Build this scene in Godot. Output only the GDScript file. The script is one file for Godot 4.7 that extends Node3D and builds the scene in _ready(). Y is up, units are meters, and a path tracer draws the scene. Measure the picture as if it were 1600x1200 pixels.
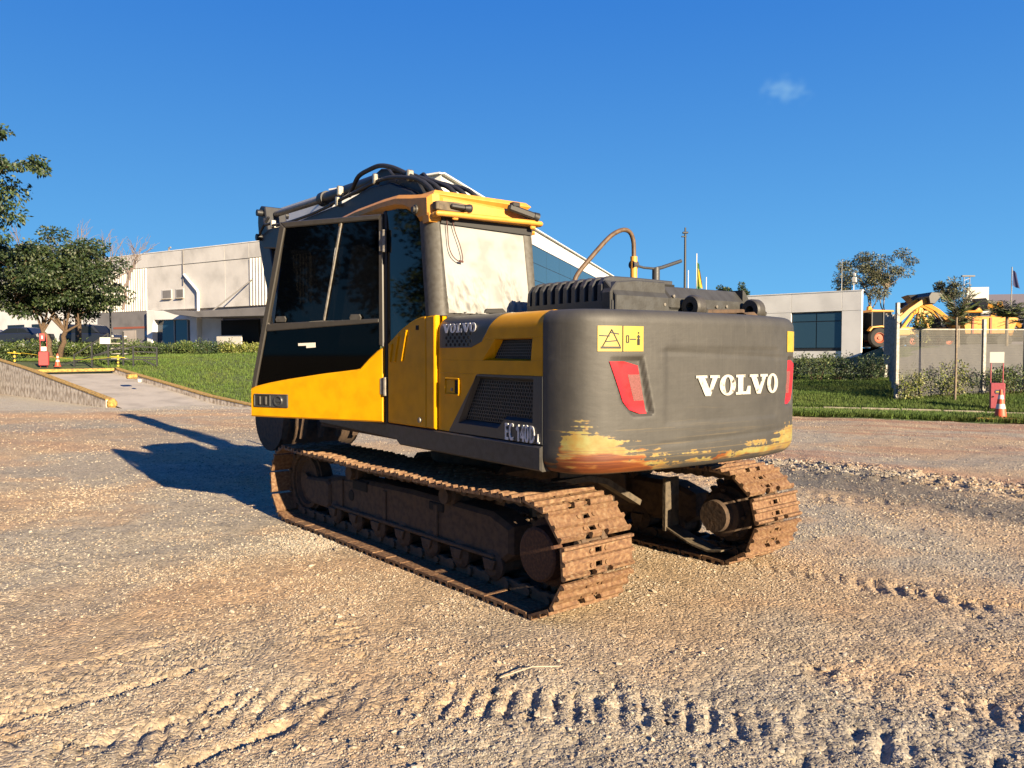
extends Node3D
# A yard of gravel and red dirt with a crawler excavator, seen in low sun. Units are metres, y is up.
# W(x, y, z) is a place in the yard (x to the right, z away from the gate), L(r, y, f) a place on the excavator (right, up, forward).

var M = {}
var taken = {}
var rng := RandomNumberGenerator.new()
var nz := FastNoiseLite.new()
var nz2 := FastNoiseLite.new()

func W(x, y, z): return Vector3(x, y, -z)
func L(r, y, f): return Vector3(r, y, -f)

class MB:
	var v := PackedVector3Array()
	var n := PackedVector3Array()
	var u := PackedVector2Array()
	var c := PackedColorArray()
	var col := Color(1, 1, 1)
	var use_c := false
	var use_u := false
	func add(p, q, uv = Vector2.ZERO):
		v.append(p); n.append(q); u.append(uv); c.append(col)
	func t(a, b, d):                       # counter-clockwise seen from outside
		var q = (b - a).cross(d - a).normalized()
		add(a, q); add(d, q); add(b, q)
	func q(a, b, d, e):
		t(a, b, d); t(a, d, e)
	func ts(a, b, d, na, nb, nd, ua = Vector2.ZERO, ub = Vector2.ZERO, ud = Vector2.ZERO):
		add(a, na, ua); add(d, nd, ud); add(b, nb, ub)
	func box(xf, size, bev = 0.0):
		var h = size * 0.5
		var b = minf(bev, minf(h.x, minf(h.y, h.z)) * 0.9)
		var B = xf.basis; var o = xf.origin
		if b <= 0.0:
			for k in 3:
				for s in [-1.0, 1.0]:
					var ax = Vector3.ZERO; ax[k] = h[k] * s
					var p = Vector3.ZERO; p[(k + 1) % 3] = h[(k + 1) % 3]
					var w = Vector3.ZERO; w[(k + 2) % 3] = h[(k + 2) % 3]
					if s > 0: q(o + B * (ax - p - w), o + B * (ax + p - w), o + B * (ax + p + w), o + B * (ax - p + w))
					else: q(o + B * (ax - p - w), o + B * (ax - p + w), o + B * (ax + p + w), o + B * (ax + p - w))
			return
		var poly = [Vector2(-h.x, -h.y + b), Vector2(-h.x + b, -h.y), Vector2(h.x - b, -h.y), Vector2(h.x, -h.y + b), Vector2(h.x, h.y - b), Vector2(h.x - b, h.y), Vector2(-h.x + b, h.y), Vector2(-h.x, h.y - b)]
		prism(poly, xf, -h.z, h.z, b)
	func prism(poly, xf, z0, z1, bev = 0.0):
		var P = PackedVector2Array(poly)
		var ar = 0.0
		for i in P.size(): ar += P[i].cross(P[(i + 1) % P.size()])
		if ar < 0: P.reverse()
		var m = P.size()
		var I = P.duplicate()
		if bev > 0.0:
			for i in m:
				var e1 = (P[i] - P[(i + m - 1) % m]).normalized()
				var e2 = (P[(i + 1) % m] - P[i]).normalized()
				var n1 = Vector2(-e1.y, e1.x); var n2 = Vector2(-e2.y, e2.x)
				I[i] = P[i] + (n1 + n2) / maxf(0.35, 1.0 + n1.dot(n2)) * bev
		var tr = Geometry2D.triangulate_polygon(I)
		if tr.is_empty(): tr = Geometry2D.triangulate_polygon(P)
		for k in range(0, tr.size(), 3):
			var a = I[tr[k]]; var b = I[tr[k + 1]]; var d = I[tr[k + 2]]
			if (b - a).cross(d - a) < 0:
				var w = b; b = d; d = w
			t(xf * Vector3(a.x, a.y, z1), xf * Vector3(b.x, b.y, z1), xf * Vector3(d.x, d.y, z1))
			t(xf * Vector3(a.x, a.y, z0), xf * Vector3(d.x, d.y, z0), xf * Vector3(b.x, b.y, z0))
		for i in m:
			var j = (i + 1) % m
			var p0 = Vector3(P[i].x, P[i].y, z0 + bev); var p1 = Vector3(P[j].x, P[j].y, z0 + bev)
			var p2 = Vector3(P[j].x, P[j].y, z1 - bev); var p3 = Vector3(P[i].x, P[i].y, z1 - bev)
			q(xf * p0, xf * p1, xf * p2, xf * p3)
			if bev > 0.0:
				q(xf * p3, xf * p2, xf * Vector3(I[j].x, I[j].y, z1), xf * Vector3(I[i].x, I[i].y, z1))
				q(xf * Vector3(I[i].x, I[i].y, z0), xf * Vector3(I[j].x, I[j].y, z0), xf * p1, xf * p0)
	func tube(pts, r, sides = 8, taper = 1.0):
		var m = pts.size()
		var up = Vector3.UP
		var d0 = (pts[1] - pts[0]).normalized()
		if absf(d0.dot(up)) > 0.9: up = Vector3.RIGHT
		var rings = []
		for i in m:
			var d = (pts[mini(i + 1, m - 1)] - pts[maxi(i - 1, 0)]).normalized()
			var x = d.cross(up).normalized(); up = x.cross(d).normalized()
			var rr = r * lerpf(1.0, taper, float(i) / (m - 1))
			var ring = []
			for k in sides:
				var a = TAU * k / sides
				ring.append([pts[i] + (x * cos(a) + up * sin(a)) * rr, x * cos(a) + up * sin(a)])
			rings.append(ring)
		for i in m - 1:
			for k in sides:
				var A = rings[i][k]; var B2 = rings[i][(k + 1) % sides]; var C2 = rings[i + 1][(k + 1) % sides]; var D = rings[i + 1][k]
				ts(A[0], C2[0], B2[0], A[1], C2[1], B2[1]); ts(A[0], D[0], C2[0], A[1], D[1], C2[1])
		for e in [0, m - 1]:
			for k in sides:
				var A = rings[e][k][0]; var B2 = rings[e][(k + 1) % sides][0]
				if e == 0: t(pts[0], A, B2)
				else: t(pts[e], B2, A)
	func lathe(prof, xf, segs = 24):       # prof: Vector2(radius, height along +y)
		for i in prof.size() - 1:
			var a = prof[i]; var b = prof[i + 1]
			var e = b - a
			if e.length() < 1e-6: continue
			var nn = Vector2(e.y, -e.x).normalized()
			for k in segs:
				var t0 = TAU * k / segs; var t1 = TAU * (k + 1) / segs
				var d0 = Vector3(cos(t0), 0, -sin(t0)); var d1 = Vector3(cos(t1), 0, -sin(t1))
				var n0 = xf.basis * (d0 * nn.x + Vector3.UP * nn.y); var n1 = xf.basis * (d1 * nn.x + Vector3.UP * nn.y)
				var A = xf * (d0 * a.x + Vector3.UP * a.y); var B2 = xf * (d1 * a.x + Vector3.UP * a.y)
				var C2 = xf * (d1 * b.x + Vector3.UP * b.y); var D = xf * (d0 * b.x + Vector3.UP * b.y)
				if a.x > 1e-6: ts(A, B2, C2, n0, n1, n1)
				if b.x > 1e-6: ts(A, C2, D, n0, n1, n0)
	func grid(g, uvs = null, flip = false):   # g[i][j]; smooth
		var a = g.size(); var b = g[0].size()
		var nn = []
		for i in a:
			var row = []
			for j in b:
				var du = g[mini(i + 1, a - 1)][j] - g[maxi(i - 1, 0)][j]
				var dv = g[i][mini(j + 1, b - 1)] - g[i][maxi(j - 1, 0)]
				var k = du.cross(dv).normalized()
				row.append(-k if flip else k)
			nn.append(row)
		for i in a - 1:
			for j in b - 1:
				var U = [Vector2.ZERO, Vector2.ZERO, Vector2.ZERO, Vector2.ZERO]
				if uvs: U = [uvs[i][j], uvs[i + 1][j], uvs[i + 1][j + 1], uvs[i][j + 1]]
				if flip:
					ts(g[i][j], g[i + 1][j + 1], g[i + 1][j], nn[i][j], nn[i + 1][j + 1], nn[i + 1][j], U[0], U[2], U[1])
					ts(g[i][j], g[i][j + 1], g[i + 1][j + 1], nn[i][j], nn[i][j + 1], nn[i + 1][j + 1], U[0], U[3], U[2])
				else:
					ts(g[i][j], g[i + 1][j], g[i + 1][j + 1], nn[i][j], nn[i + 1][j], nn[i + 1][j + 1], U[0], U[1], U[2])
					ts(g[i][j], g[i + 1][j + 1], g[i][j + 1], nn[i][j], nn[i + 1][j + 1], nn[i][j + 1], U[0], U[2], U[3])
	func mesh():
		var a = []
		a.resize(Mesh.ARRAY_MAX)
		a[Mesh.ARRAY_VERTEX] = v
		a[Mesh.ARRAY_NORMAL] = n
		if use_u: a[Mesh.ARRAY_TEX_UV] = u
		if use_c: a[Mesh.ARRAY_COLOR] = c
		var me = ArrayMesh.new()
		me.add_surface_from_arrays(Mesh.PRIMITIVE_TRIANGLES, a)
		return me

func T(p, b = Basis()): return Transform3D(b, p)
func bx(mb, p, s, bev = 0.0, yaw = 0.0): mb.box(Transform3D(Basis(Vector3.UP, yaw), p), s, bev)
func bar(mb, a, b, w, h, bev = 0.0, up = Vector3.UP):        # a straight bar between two points
	var z = (b - a).normalized()
	if absf(z.dot(up)) > 0.98: up = Vector3.RIGHT
	var x = up.cross(z).normalized()
	mb.box(Transform3D(Basis(x, z.cross(x), z), (a + b) * 0.5), Vector3(w, h, a.distance_to(b)), bev)
func one_box(p, s, bev = 0.0, yaw = 0.0):
	var m = MB.new(); bx(m, p, s, bev, yaw); return m
func one_tube(pts, r, sides = 8, taper = 1.0):
	var m = MB.new(); m.tube(pts, r, sides, taper); return m
func one_prism(poly, xf, z0, z1, bev = 0.0):
	var m = MB.new(); m.prism(poly, xf, z0, z1, bev); return m
func one_bar(a, b, w, h, bev = 0.0):
	var m = MB.new(); bar(m, a, b, w, h, bev); return m
func one_lathe(prof, xf, segs = 24):
	var m = MB.new(); m.lathe(prof, xf, segs); return m
func smooth_path(pts, per = 5):
	var out = []
	for i in pts.size() - 1:
		var a = pts[maxi(i - 1, 0)]; var b = pts[i]; var c = pts[i + 1]; var d = pts[mini(i + 2, pts.size() - 1)]
		for k in per: out.append(b.cubic_interpolate(c, a, d, float(k) / per))
	out.append(pts[-1])
	return out

func numbered(called):
	if not taken.has(called):
		taken[called] = 0
		return called
	taken[called] += 1
	return "%s_%03d" % [called, taken[called]]
func tag(o, label, category = "", group = "", kind = ""):
	if label: o.set_meta("label", label)
	if category: o.set_meta("category", category)
	if group: o.set_meta("group", group)
	if kind: o.set_meta("kind", kind)
	return o
func thing(called, label, category, at = Vector3.ZERO, turn = 0.0, group = ""):
	var o = Node3D.new(); o.name = numbered(called); add_child(o, true)
	o.position = at; o.rotation.y = turn
	return tag(o, label, category, group)
func part(called, mb, mat, parent, label = ""):
	var o = MeshInstance3D.new(); o.name = called
	o.mesh = mb.mesh() if mb is MB else mb
	o.material_override = M[mat] if mat is String else mat
	parent.add_child(o, true)
	if label: o.set_meta("label", label)
	return o
func solo(called, mb, mat, label, category, group = "", kind = ""):       # a thing that is one mesh
	var o = part(numbered(called), mb, mat, self)
	return tag(o, label, category, group, kind)
func copy(o, at, turn, label, group = "", size = 1.0):
	var r = o.duplicate(); r.name = numbered(String(o.name).rstrip("0123456789").trim_suffix("_")); add_child(r, true)
	r.position = at; r.rotation.y = turn; r.scale = Vector3.ONE * size
	return tag(r, label, "", group)
func scatter(called, mesh, mat, xfs, cols, label, category):
	var mm = MultiMesh.new(); mm.transform_format = MultiMesh.TRANSFORM_3D; mm.use_colors = cols.size() > 0
	mm.mesh = mesh; mm.instance_count = xfs.size()
	for i in xfs.size():
		mm.set_instance_transform(i, xfs[i])
		if cols.size(): mm.set_instance_color(i, cols[i])
	var o = MultiMeshInstance3D.new(); o.multimesh = mm; o.material_override = M[mat]; o.name = numbered(called)
	add_child(o, true)
	return tag(o, label, category, "", "stuff")
func words(text, height, depth, sans, weight, parent, called, mat, xf, stretch = 1.0):
	var f = SystemFont.new(); f.font_names = PackedStringArray(["Droid Sans" if sans else "Droid Serif"]); f.font_weight = weight
	var tm = TextMesh.new(); tm.text = text; tm.font = f; tm.font_size = 64; tm.pixel_size = height / 46.0; tm.depth = depth; tm.curve_step = 2.0
	var o = part(called, tm, mat, parent)
	o.transform = xf * Transform3D(Basis.from_scale(Vector3(stretch, 1, 1)), Vector3.ZERO)
	return o

# ---- materials -------------------------------------------------------------------------------------------------------
const TONE = 0.62
func lin(r, g, b): return (Color(r, g, b) * TONE).linear_to_srgb()
func sky_lin(r, g, b): return (Color(r, g, b) / EXPOSURE).linear_to_srgb()
func noise_tex(freq, kind = 0, octaves = 4, colors = null, offs = null, size = 512, sd = 1, bump = 0.0):
	var f = FastNoiseLite.new(); f.seed = sd; f.frequency = freq; f.fractal_octaves = octaves
	f.noise_type = [FastNoiseLite.TYPE_SIMPLEX_SMOOTH, FastNoiseLite.TYPE_CELLULAR, FastNoiseLite.TYPE_VALUE_CUBIC][kind]
	if kind == 1:
		f.cellular_return_type = FastNoiseLite.RETURN_DISTANCE
	var t = NoiseTexture2D.new(); t.width = size; t.height = size; t.seamless = true; t.noise = f; t.generate_mipmaps = false
	if bump > 0.0:
		t.as_normal_map = true; t.bump_strength = bump
	elif colors:
		var g = Gradient.new(); g.offsets = PackedFloat32Array(offs); g.colors = PackedColorArray(colors); t.color_ramp = g
	return t
func grey(v): return Color(v, v, v)
func mat(called, color, rough = 0.7, metal = 0.0, tex = null, scale = 1.0, nrm = null, nstr = 1.0, nscale = 0.0, world = false):
	var m = StandardMaterial3D.new(); m.resource_name = called
	m.albedo_color = color; m.roughness = rough; m.metallic = metal
	m.uv1_triplanar = true; m.uv1_world_triplanar = world; m.uv1_scale = Vector3.ONE * scale; m.uv1_triplanar_sharpness = 4.0
	if tex: m.albedo_texture = tex
	if nrm: m.normal_enabled = true; m.normal_texture = nrm; m.normal_scale = nstr
	M[called] = m
	return m
func glass(called, color, alpha, rough = 0.03):
	var m = StandardMaterial3D.new(); m.resource_name = called
	m.albedo_color = Color(color.r, color.g, color.b, alpha); m.transparency = BaseMaterial3D.TRANSPARENCY_ALPHA
	m.roughness = rough; m.metallic_specular = 0.38; M[called] = m
	return m

func materials():
	var mottle = noise_tex(0.012, 0, 5, [grey(0.92), grey(0.97), grey(1.0)], [0.2, 0.5, 0.8], 512, 3)
	var grime = noise_tex(0.02, 0, 6, [Color(0.84, 0.82, 0.79), Color(0.94, 0.93, 0.91), grey(1.0)], [0.25, 0.5, 0.75], 512, 5)
	var dust = noise_tex(0.02, 0, 6, [Color(0.74, 0.70, 0.66), Color(0.92, 0.88, 0.83), Color(1.0, 0.94, 0.85)], [0.2, 0.5, 0.8], 512, 7)
	var rust = noise_tex(0.025, 0, 6, [Color(0.56, 0.43, 0.34), Color(0.74, 0.57, 0.43), Color(0.82, 0.68, 0.53), Color(0.97, 0.90, 0.80)], [0.2, 0.42, 0.6, 0.85], 1024, 9)
	var fine = noise_tex(0.08, 0, 4, null, null, 512, 11, 3.0)
	var coarse = noise_tex(0.03, 0, 5, null, null, 512, 13, 6.0)
	var streak = noise_tex(0.012, 0, 5, [grey(0.88), grey(0.96), grey(1.0)], [0.2, 0.45, 0.7], 512, 15)
	var cloth = noise_tex(0.01, 0, 3, [grey(0.88), grey(0.97), grey(1.0)], [0.2, 0.5, 0.8], 256, 17)
	mat("yellow", lin(0.82, 0.38, 0.001), 0.33, 0.0, mottle, 0.8, coarse, 0.02).metallic_specular = 0.3
	mat("roof_yellow", lin(0.80, 0.36, 0.05), 0.5, 0.0, mottle, 1.3, fine, 0.1)
	mat("rail_yellow", lin(0.15, 0.10, 0.06), 0.6, 0.0, dust, 1.5)
	mat("charcoal", lin(0.062, 0.058, 0.052), 0.55, 0.0, grime, 1.2, fine, 0.15)
	mat("panel_grey", lin(0.045, 0.048, 0.052), 0.4, 0.0, mottle, 1.2, fine, 0.1)
	mat("pillar_grey", lin(0.085, 0.081, 0.073), 0.65, 0.0, grime, 2.0, fine, 0.25)
	mat("frame_brown", lin(0.045, 0.04, 0.034), 0.45, 0.0, mottle, 2.0)
	mat("hood_grey", lin(0.052, 0.053, 0.052), 0.55, 0.0, grime, 1.0, fine, 0.1)
	mat("hood_navy", lin(0.05, 0.052, 0.056), 0.5, 0.0, mottle, 1.0, fine, 0.1)
	mat("boom", lin(0.018, 0.020, 0.026), 0.5, 0.0, grime, 1.0)
	mat("hose", lin(0.02, 0.02, 0.021), 0.6)
	mat("black", lin(0.012, 0.012, 0.013), 0.6)
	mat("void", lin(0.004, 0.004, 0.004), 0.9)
	mat("chrome", lin(0.55, 0.52, 0.45), 0.35, 0.8, grime, 3.0)
	mat("steel", lin(0.30, 0.28, 0.25), 0.5, 0.4, grime, 2.0)
	mat("shoe", lin(0.36, 0.305, 0.24), 0.8, 0.0, rust, 1.1, coarse, 0.25, 0.0, true)
	mat("link", lin(0.15, 0.105, 0.07), 0.8, 0.0, dust, 2.0, coarse, 0.5, 0.0, true)
	mat("under", lin(0.105, 0.07, 0.046), 0.85, 0.0, dust, 1.2, coarse, 0.2)
	mat("under_grey", lin(0.14, 0.12, 0.09), 0.75, 0.0, dust, 1.2, coarse, 0.3)
	mat("disc", lin(0.15, 0.082, 0.042), 0.8, 0.0, rust, 1.5)
	mat("reflector", lin(0.50, 0.020, 0.026), 0.35, 0.0, noise_tex(0.03, 0, 5, [Color(0.85, 0.8, 0.8), Color(0.97, 0.95, 0.95), grey(1.0)], [0.2, 0.3, 0.6], 256, 19), 1.0)
	mat("reflector_worn", lin(0.24, 0.07, 0.065), 0.6, 0.0, grime, 8.0)
	mat("sticker", lin(0.50, 0.36, 0.03), 0.5, 0.0, mottle, 2.0)
	mat("letter_white", lin(0.52, 0.505, 0.46), 0.6, 0.0, noise_tex(0.05, 0, 4, [Color(0.35, 0.34, 0.32), Color(0.96, 0.95, 0.93), grey(1.0)], [0.17, 0.25, 0.6], 256, 21), 1.3)
	mat("letter_grey", lin(0.85, 0.85, 0.85), 0.5, 0.0, noise_tex(0.05, 0, 4, [grey(0.7), grey(0.95), grey(1.0)], [0.24, 0.36, 0.6], 256, 22), 1.0)
	mat("sheet", lin(0.385, 0.388, 0.38), 0.85, 0.0, cloth, 1.5)
	mat("thread", lin(0.10, 0.035, 0.03), 0.7)
	mat("seat", lin(0.02, 0.02, 0.022), 0.8)
	glass("tint", Color(0.006, 0.009, 0.016), 0.95).metallic_specular = 0.33
	glass("tint_dark", Color(0.005, 0.006, 0.006), 0.97).metallic_specular = 0.22
	# the place
	mat("concrete", lin(0.50, 0.45, 0.385), 0.9, 0.0, streak, 0.12, fine, 0.2)
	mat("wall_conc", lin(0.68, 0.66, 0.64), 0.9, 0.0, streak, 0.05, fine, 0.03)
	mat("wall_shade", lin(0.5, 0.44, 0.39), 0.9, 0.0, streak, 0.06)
	mat("wall_grey", lin(0.22, 0.21, 0.21), 0.8, 0.0, streak, 0.08)
	mat("white_wall", lin(0.92, 0.905, 0.87), 0.8, 0.0, mottle, 0.06)
	mat("stained", lin(0.98, 0.87, 0.72), 0.95, 0.0, noise_tex(0.02, 0, 5, [Color(0.62, 0.59, 0.57), Color(0.86, 0.83, 0.80), grey(1.0)], [0.25, 0.45, 0.65], 512, 23), 1.0, coarse, 0.3).uv1_scale = Vector3(0.5, 0.3, 0.5)
	mat("kerb_yellow", lin(0.56, 0.35, 0.085), 0.85, 0.0, noise_tex(0.03, 0, 5, [Color(0.55, 0.58, 0.70), Color(0.9, 0.88, 0.8), grey(1.0)], [0.25, 0.45, 0.65], 512, 25), 0.6)
	mat("kerb", lin(0.50, 0.43, 0.33), 0.9, 0.0, grime, 0.7)
	mat("ribbed", lin(0.85, 0.80, 0.72), 0.6, 0.0, mottle, 0.1)
	mat("blue_glass", lin(0.035, 0.075, 0.11), 0.05)
	mat("door_glass", lin(0.012, 0.04, 0.085), 0.08)
	mat("metal_dark", lin(0.025, 0.027, 0.03), 0.5)
	mat("band_red", lin(0.38, 0.11, 0.06), 0.7)
	mat("sign_white", lin(0.74, 0.71, 0.64), 0.6)
	mat("sign_blue", lin(0.16, 0.38, 0.50), 0.6)
	mat("red", lin(0.46, 0.045, 0.05), 0.5, 0.0, mottle, 2.0)
	mat("pink_red", lin(0.50, 0.09, 0.11), 0.6, 0.0, mottle, 2.0)
	mat("cone_orange", lin(0.78, 0.10, 0.035), 0.55)
	mat("cone_base", lin(0.10, 0.05, 0.035), 0.7)
	mat("stripe_yellow", lin(0.72, 0.52, 0.04), 0.6)
	mat("fence_post", lin(0.36, 0.35, 0.33), 0.55, 0.2, grime, 0.8)
	mat("wire", lin(0.22, 0.215, 0.19), 0.6)
	mat("backhoe_yellow", lin(0.78, 0.36, 0.035), 0.45, 0.0, mottle, 0.6)
	mat("rim", lin(0.50, 0.12, 0.05), 0.6, 0.0, grime, 1.0)
	mat("rubber", lin(0.030, 0.028, 0.027), 0.9)
	mat("car_dark", lin(0.02, 0.024, 0.034), 0.25)
	mat("car_silver", lin(0.28, 0.28, 0.29), 0.3, 0.4)
	mat("car_glass", lin(0.015, 0.018, 0.022), 0.12).metallic_specular = 0.3
	mat("flag_blue", lin(0.012, 0.016, 0.09), 0.8)
	mat("flag_green", lin(0.05, 0.20, 0.05), 0.8)
	mat("flag_yellow", lin(0.60, 0.42, 0.03), 0.8)
	mat("shop_purple", lin(0.10, 0.09, 0.14), 0.6)
	mat("asphalt", lin(0.17, 0.155, 0.135), 0.95, 0.0, mottle, 0.2, coarse, 0.4)
	mat("bark", lin(0.16, 0.115, 0.08), 0.95, 0.0, dust, 1.0, coarse, 0.8)
	mat("bark_pale", lin(0.30, 0.26, 0.21), 0.9, 0.0, dust, 1.0)
	mat("twig", lin(0.22, 0.17, 0.15), 0.95)
	var lf = mat("leaf", Color.WHITE, 0.6); lf.vertex_color_use_as_albedo = true; lf.backlight = lin(0.22, 0.26, 0.06); lf.uv1_triplanar = false
	var gr = mat("grass", Color.WHITE, 0.8); gr.vertex_color_use_as_albedo = true; gr.backlight = lin(0.2, 0.25, 0.05); gr.uv1_triplanar = false
	var turf = mat("turf", lin(0.075, 0.115, 0.022), 1.0, 0.0, noise_tex(0.03, 0, 5, [Color(0.6, 0.66, 0.45), Color(0.95, 0.95, 0.8), Color(1.0, 0.95, 0.75)], [0.25, 0.5, 0.75], 512, 27), 0.35, coarse, 1.0)
	var pb = FastNoiseLite.new(); pb.seed = 29; pb.noise_type = FastNoiseLite.TYPE_CELLULAR; pb.frequency = 0.05; pb.fractal_octaves = 2; pb.fractal_gain = 0.45; pb.cellular_jitter = 1.0
	var tone = pb.duplicate(); tone.cellular_return_type = FastNoiseLite.RETURN_CELL_VALUE
	pb.cellular_return_type = FastNoiseLite.RETURN_DISTANCE
	var th = NoiseTexture2D.new(); th.width = 1536; th.height = 1536; th.seamless = true; th.noise = pb; th.generate_mipmaps = false
	var hg = Gradient.new(); hg.offsets = PackedFloat32Array([0.0, 0.45, 0.8]); hg.colors = PackedColorArray([Color.WHITE, grey(0.72), grey(0.0)]); th.color_ramp = hg
	var tt = NoiseTexture2D.new(); tt.width = 1536; tt.height = 1536; tt.seamless = true; tt.noise = tone; tt.generate_mipmaps = false
	var tg = Gradient.new(); tg.offsets = PackedFloat32Array([0.1, 0.3, 0.5, 0.7, 0.9]); tg.colors = PackedColorArray([Color(0.62, 0.60, 0.60), Color(0.82, 0.80, 0.78), Color(0.90, 0.88, 0.86), Color(0.95, 0.91, 0.86), Color(1.0, 1.0, 1.0)]); tt.color_ramp = tg
	var g = mat("ground", Color.WHITE, 0.97, 0.0, tt, 0.62, null, 1.0, 0.0, true)
	g.heightmap_enabled = true; g.heightmap_texture = th; g.heightmap_scale = 0.7
	g.vertex_color_use_as_albedo = true
	var st = mat("stone", Color.WHITE, 0.9, 0.0); st.vertex_color_use_as_albedo = true; st.uv1_triplanar = false

# ---- camera, sky, sun ------------------------------------------------------------------------------------------------
const EXPOSURE = 3.6
func sky_and_sun():
	var cam = Camera3D.new(); cam.name = "camera"
	cam.fov = rad_to_deg(2.0 * atan(600.0 / 1215.0)); cam.position = Vector3(0, 1.6, 0)
	cam.rotation.x = -atan(45.0 / 1215.0); cam.near = 0.05; cam.far = 3000.0
	add_child(cam); cam.current = true
	var e = Environment.new()
	e.background_mode = Environment.BG_SKY
	e.tonemap_mode = Environment.TONE_MAPPER_LINEAR; e.tonemap_exposure = EXPOSURE
	e.sdfgi_enabled = true; e.ssao_enabled = true; e.ssil_enabled = true
	var s = ProceduralSkyMaterial.new()
	s.sky_top_color = sky_lin(0.008, 0.135, 0.61); s.sky_horizon_color = sky_lin(0.19, 0.58, 0.96); s.sky_curve = 0.19
	s.ground_bottom_color = sky_lin(0.14, 0.10, 0.07); s.ground_horizon_color = sky_lin(0.2, 0.16, 0.12); s.ground_curve = 0.05
	s.sky_energy_multiplier = 1.0; s.ground_energy_multiplier = 1.0
	s.sun_angle_max = 6.0; s.sun_curve = 0.1
	var im = Image.create(2048, 1024, false, Image.FORMAT_RGBA8)
	im.fill(Color(0, 0, 0, 0))
	nz.seed = 77; nz.frequency = 0.07; nz.fractal_octaves = 4
	var cx = 19.06 / 360.0 * 2048.0; var cy = 512.0 - 17.6 / 180.0 * 1024.0      # one small wisp of cloud
	for y in range(-14, 15):
		for x in range(-22, 23):
			var d = Vector2(x / 10.0, (y - x * 0.15) / 4.6).length()
			var a = clampf((1.0 - d) * 0.9 + nz.get_noise_2d(x * 2.2, y * 4.0) * 0.75, 0.0, 1.0) * smoothstep(1.7, 0.6, d)
			if a > 0.01: im.set_pixel(int(cx) + x, int(cy) + y, Color(0.80, 0.92, 0.62, a * 0.62))
	s.sky_cover = ImageTexture.create_from_image(im); s.sky_cover_modulate = Color(0.34, 0.32, 0.30)
	var sky = Sky.new(); sky.sky_material = s; e.sky = sky
	var we = WorldEnvironment.new(); we.name = "world_environment"; we.environment = e; add_child(we)
	var sun = DirectionalLight3D.new(); sun.name = "sun"
	sun.light_energy = 1.6; sun.light_color = Color(1.0, 0.91, 0.765); sun.light_angular_distance = 0.53; sun.shadow_enabled = true
	var az = deg_to_rad(36.75); var el = deg_to_rad(18.5)
	var to_sun = W(sin(az) * cos(el), sin(el), -cos(az) * cos(el))
	add_child(sun); sun.look_at_from_position(to_sun * 50.0, Vector3.ZERO)

# ---- the yard --------------------------------------------------------------------------------------------------------
func interp(x, pts):
	if x <= pts[0][0]: return pts[0][1]
	for i in pts.size() - 1:
		if x < pts[i + 1][0]: return lerpf(pts[i][1], pts[i + 1][1], smoothstep(0.0, 1.0, (x - pts[i][0]) / (pts[i + 1][0] - pts[i][0])) * 0.5 + 0.5 * (x - pts[i][0]) / (pts[i + 1][0] - pts[i][0]))
	return pts[-1][1]
func behind_kerb(x, z): return (x - 7.42) * 0.451 + (z - 20.43) * 0.893
func terrain(x, z):                     # height of the banks round the yard
	var d = behind_kerb(x, z)
	var hr = right_bank(x, z, d)
	var t = (x + 12.5) * -0.71 + (z - 23.7) * 0.70
	var db = (x + 12.5) * 0.70 + (z - 23.7) * 0.71 - 3.3
	var hl = clampf(0.16 + 0.093 * t, -0.05, 1.3) + clampf(db, 0.0, 22.0) * 0.045
	if (db < 0.0 and t < 8.2) or t < -3.0: hl = -0.05
	return maxf(hr, hl * smoothstep(-3.0, 0.0, t))

func right_bank(x, z, d):
	var w = smoothstep(-1.6, 0.8, (x - 14.5) * 0.92 - (z - 30.0) * 0.40)
	return interp(d, [[-0.6, -0.05], [0.3, 0.05], [2.6, 0.08], [5.0, 0.34], [8.0, 0.60], [12.0, 0.70], [27.0, lerpf(0.95, 2.1, w)], [34.0, lerpf(1.4, 2.15, w)], [60.0, 2.15]])
const BANDS = [  # tyre marks: points along the middle (x, z), half width, pitch of the lugs, depth, slant
	[[Vector2(-1.0, 3.66), Vector2(-0.12, 3.52), Vector2(0.69, 3.44), Vector2(1.25, 3.31), Vector2(1.75, 3.05), Vector2(2.3, 2.6)], 0.17, 0.10, 0.027, 0.05],
	[[Vector2(-2.9, 2.7), Vector2(-2.31, 3.38), Vector2(-2.0, 3.85), Vector2(-1.55, 4.22), Vector2(-1.1, 4.4)], 0.26, 0.09, 0.019, 0.9],
	[[Vector2(-2.0, 2.6), Vector2(-1.67, 3.06), Vector2(-1.42, 3.39), Vector2(-1.0, 3.66)], 0.18, 0.12, 0.020, -0.8],
	[[Vector2(1.2, 6.35), Vector2(2.15, 5.75), Vector2(2.68, 5.2), Vector2(3.3, 4.6), Vector2(4.2, 3.8)], 0.14, 0.13, 0.028, 0.5],
	[[Vector2(1.6, 3.85), Vector2(1.9, 3.65), Vector2(2.31, 3.4), Vector2(3.0, 2.9)], 0.15, 0.10, 0.024, 0.1],
	[[Vector2(5.6, 7.0), Vector2(4.2, 8.2), Vector2(2.8, 9.6), Vector2(1.4, 11.5)], 0.22, 0.16, 0.03, 0.4],
	[[Vector2(-6.5, 4.6), Vector2(-4.0, 5.6), Vector2(-2.6, 6.6), Vector2(-1.2, 9.2)], 0.2, 0.16, 0.008, 0.5]]
var clods = []

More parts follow.
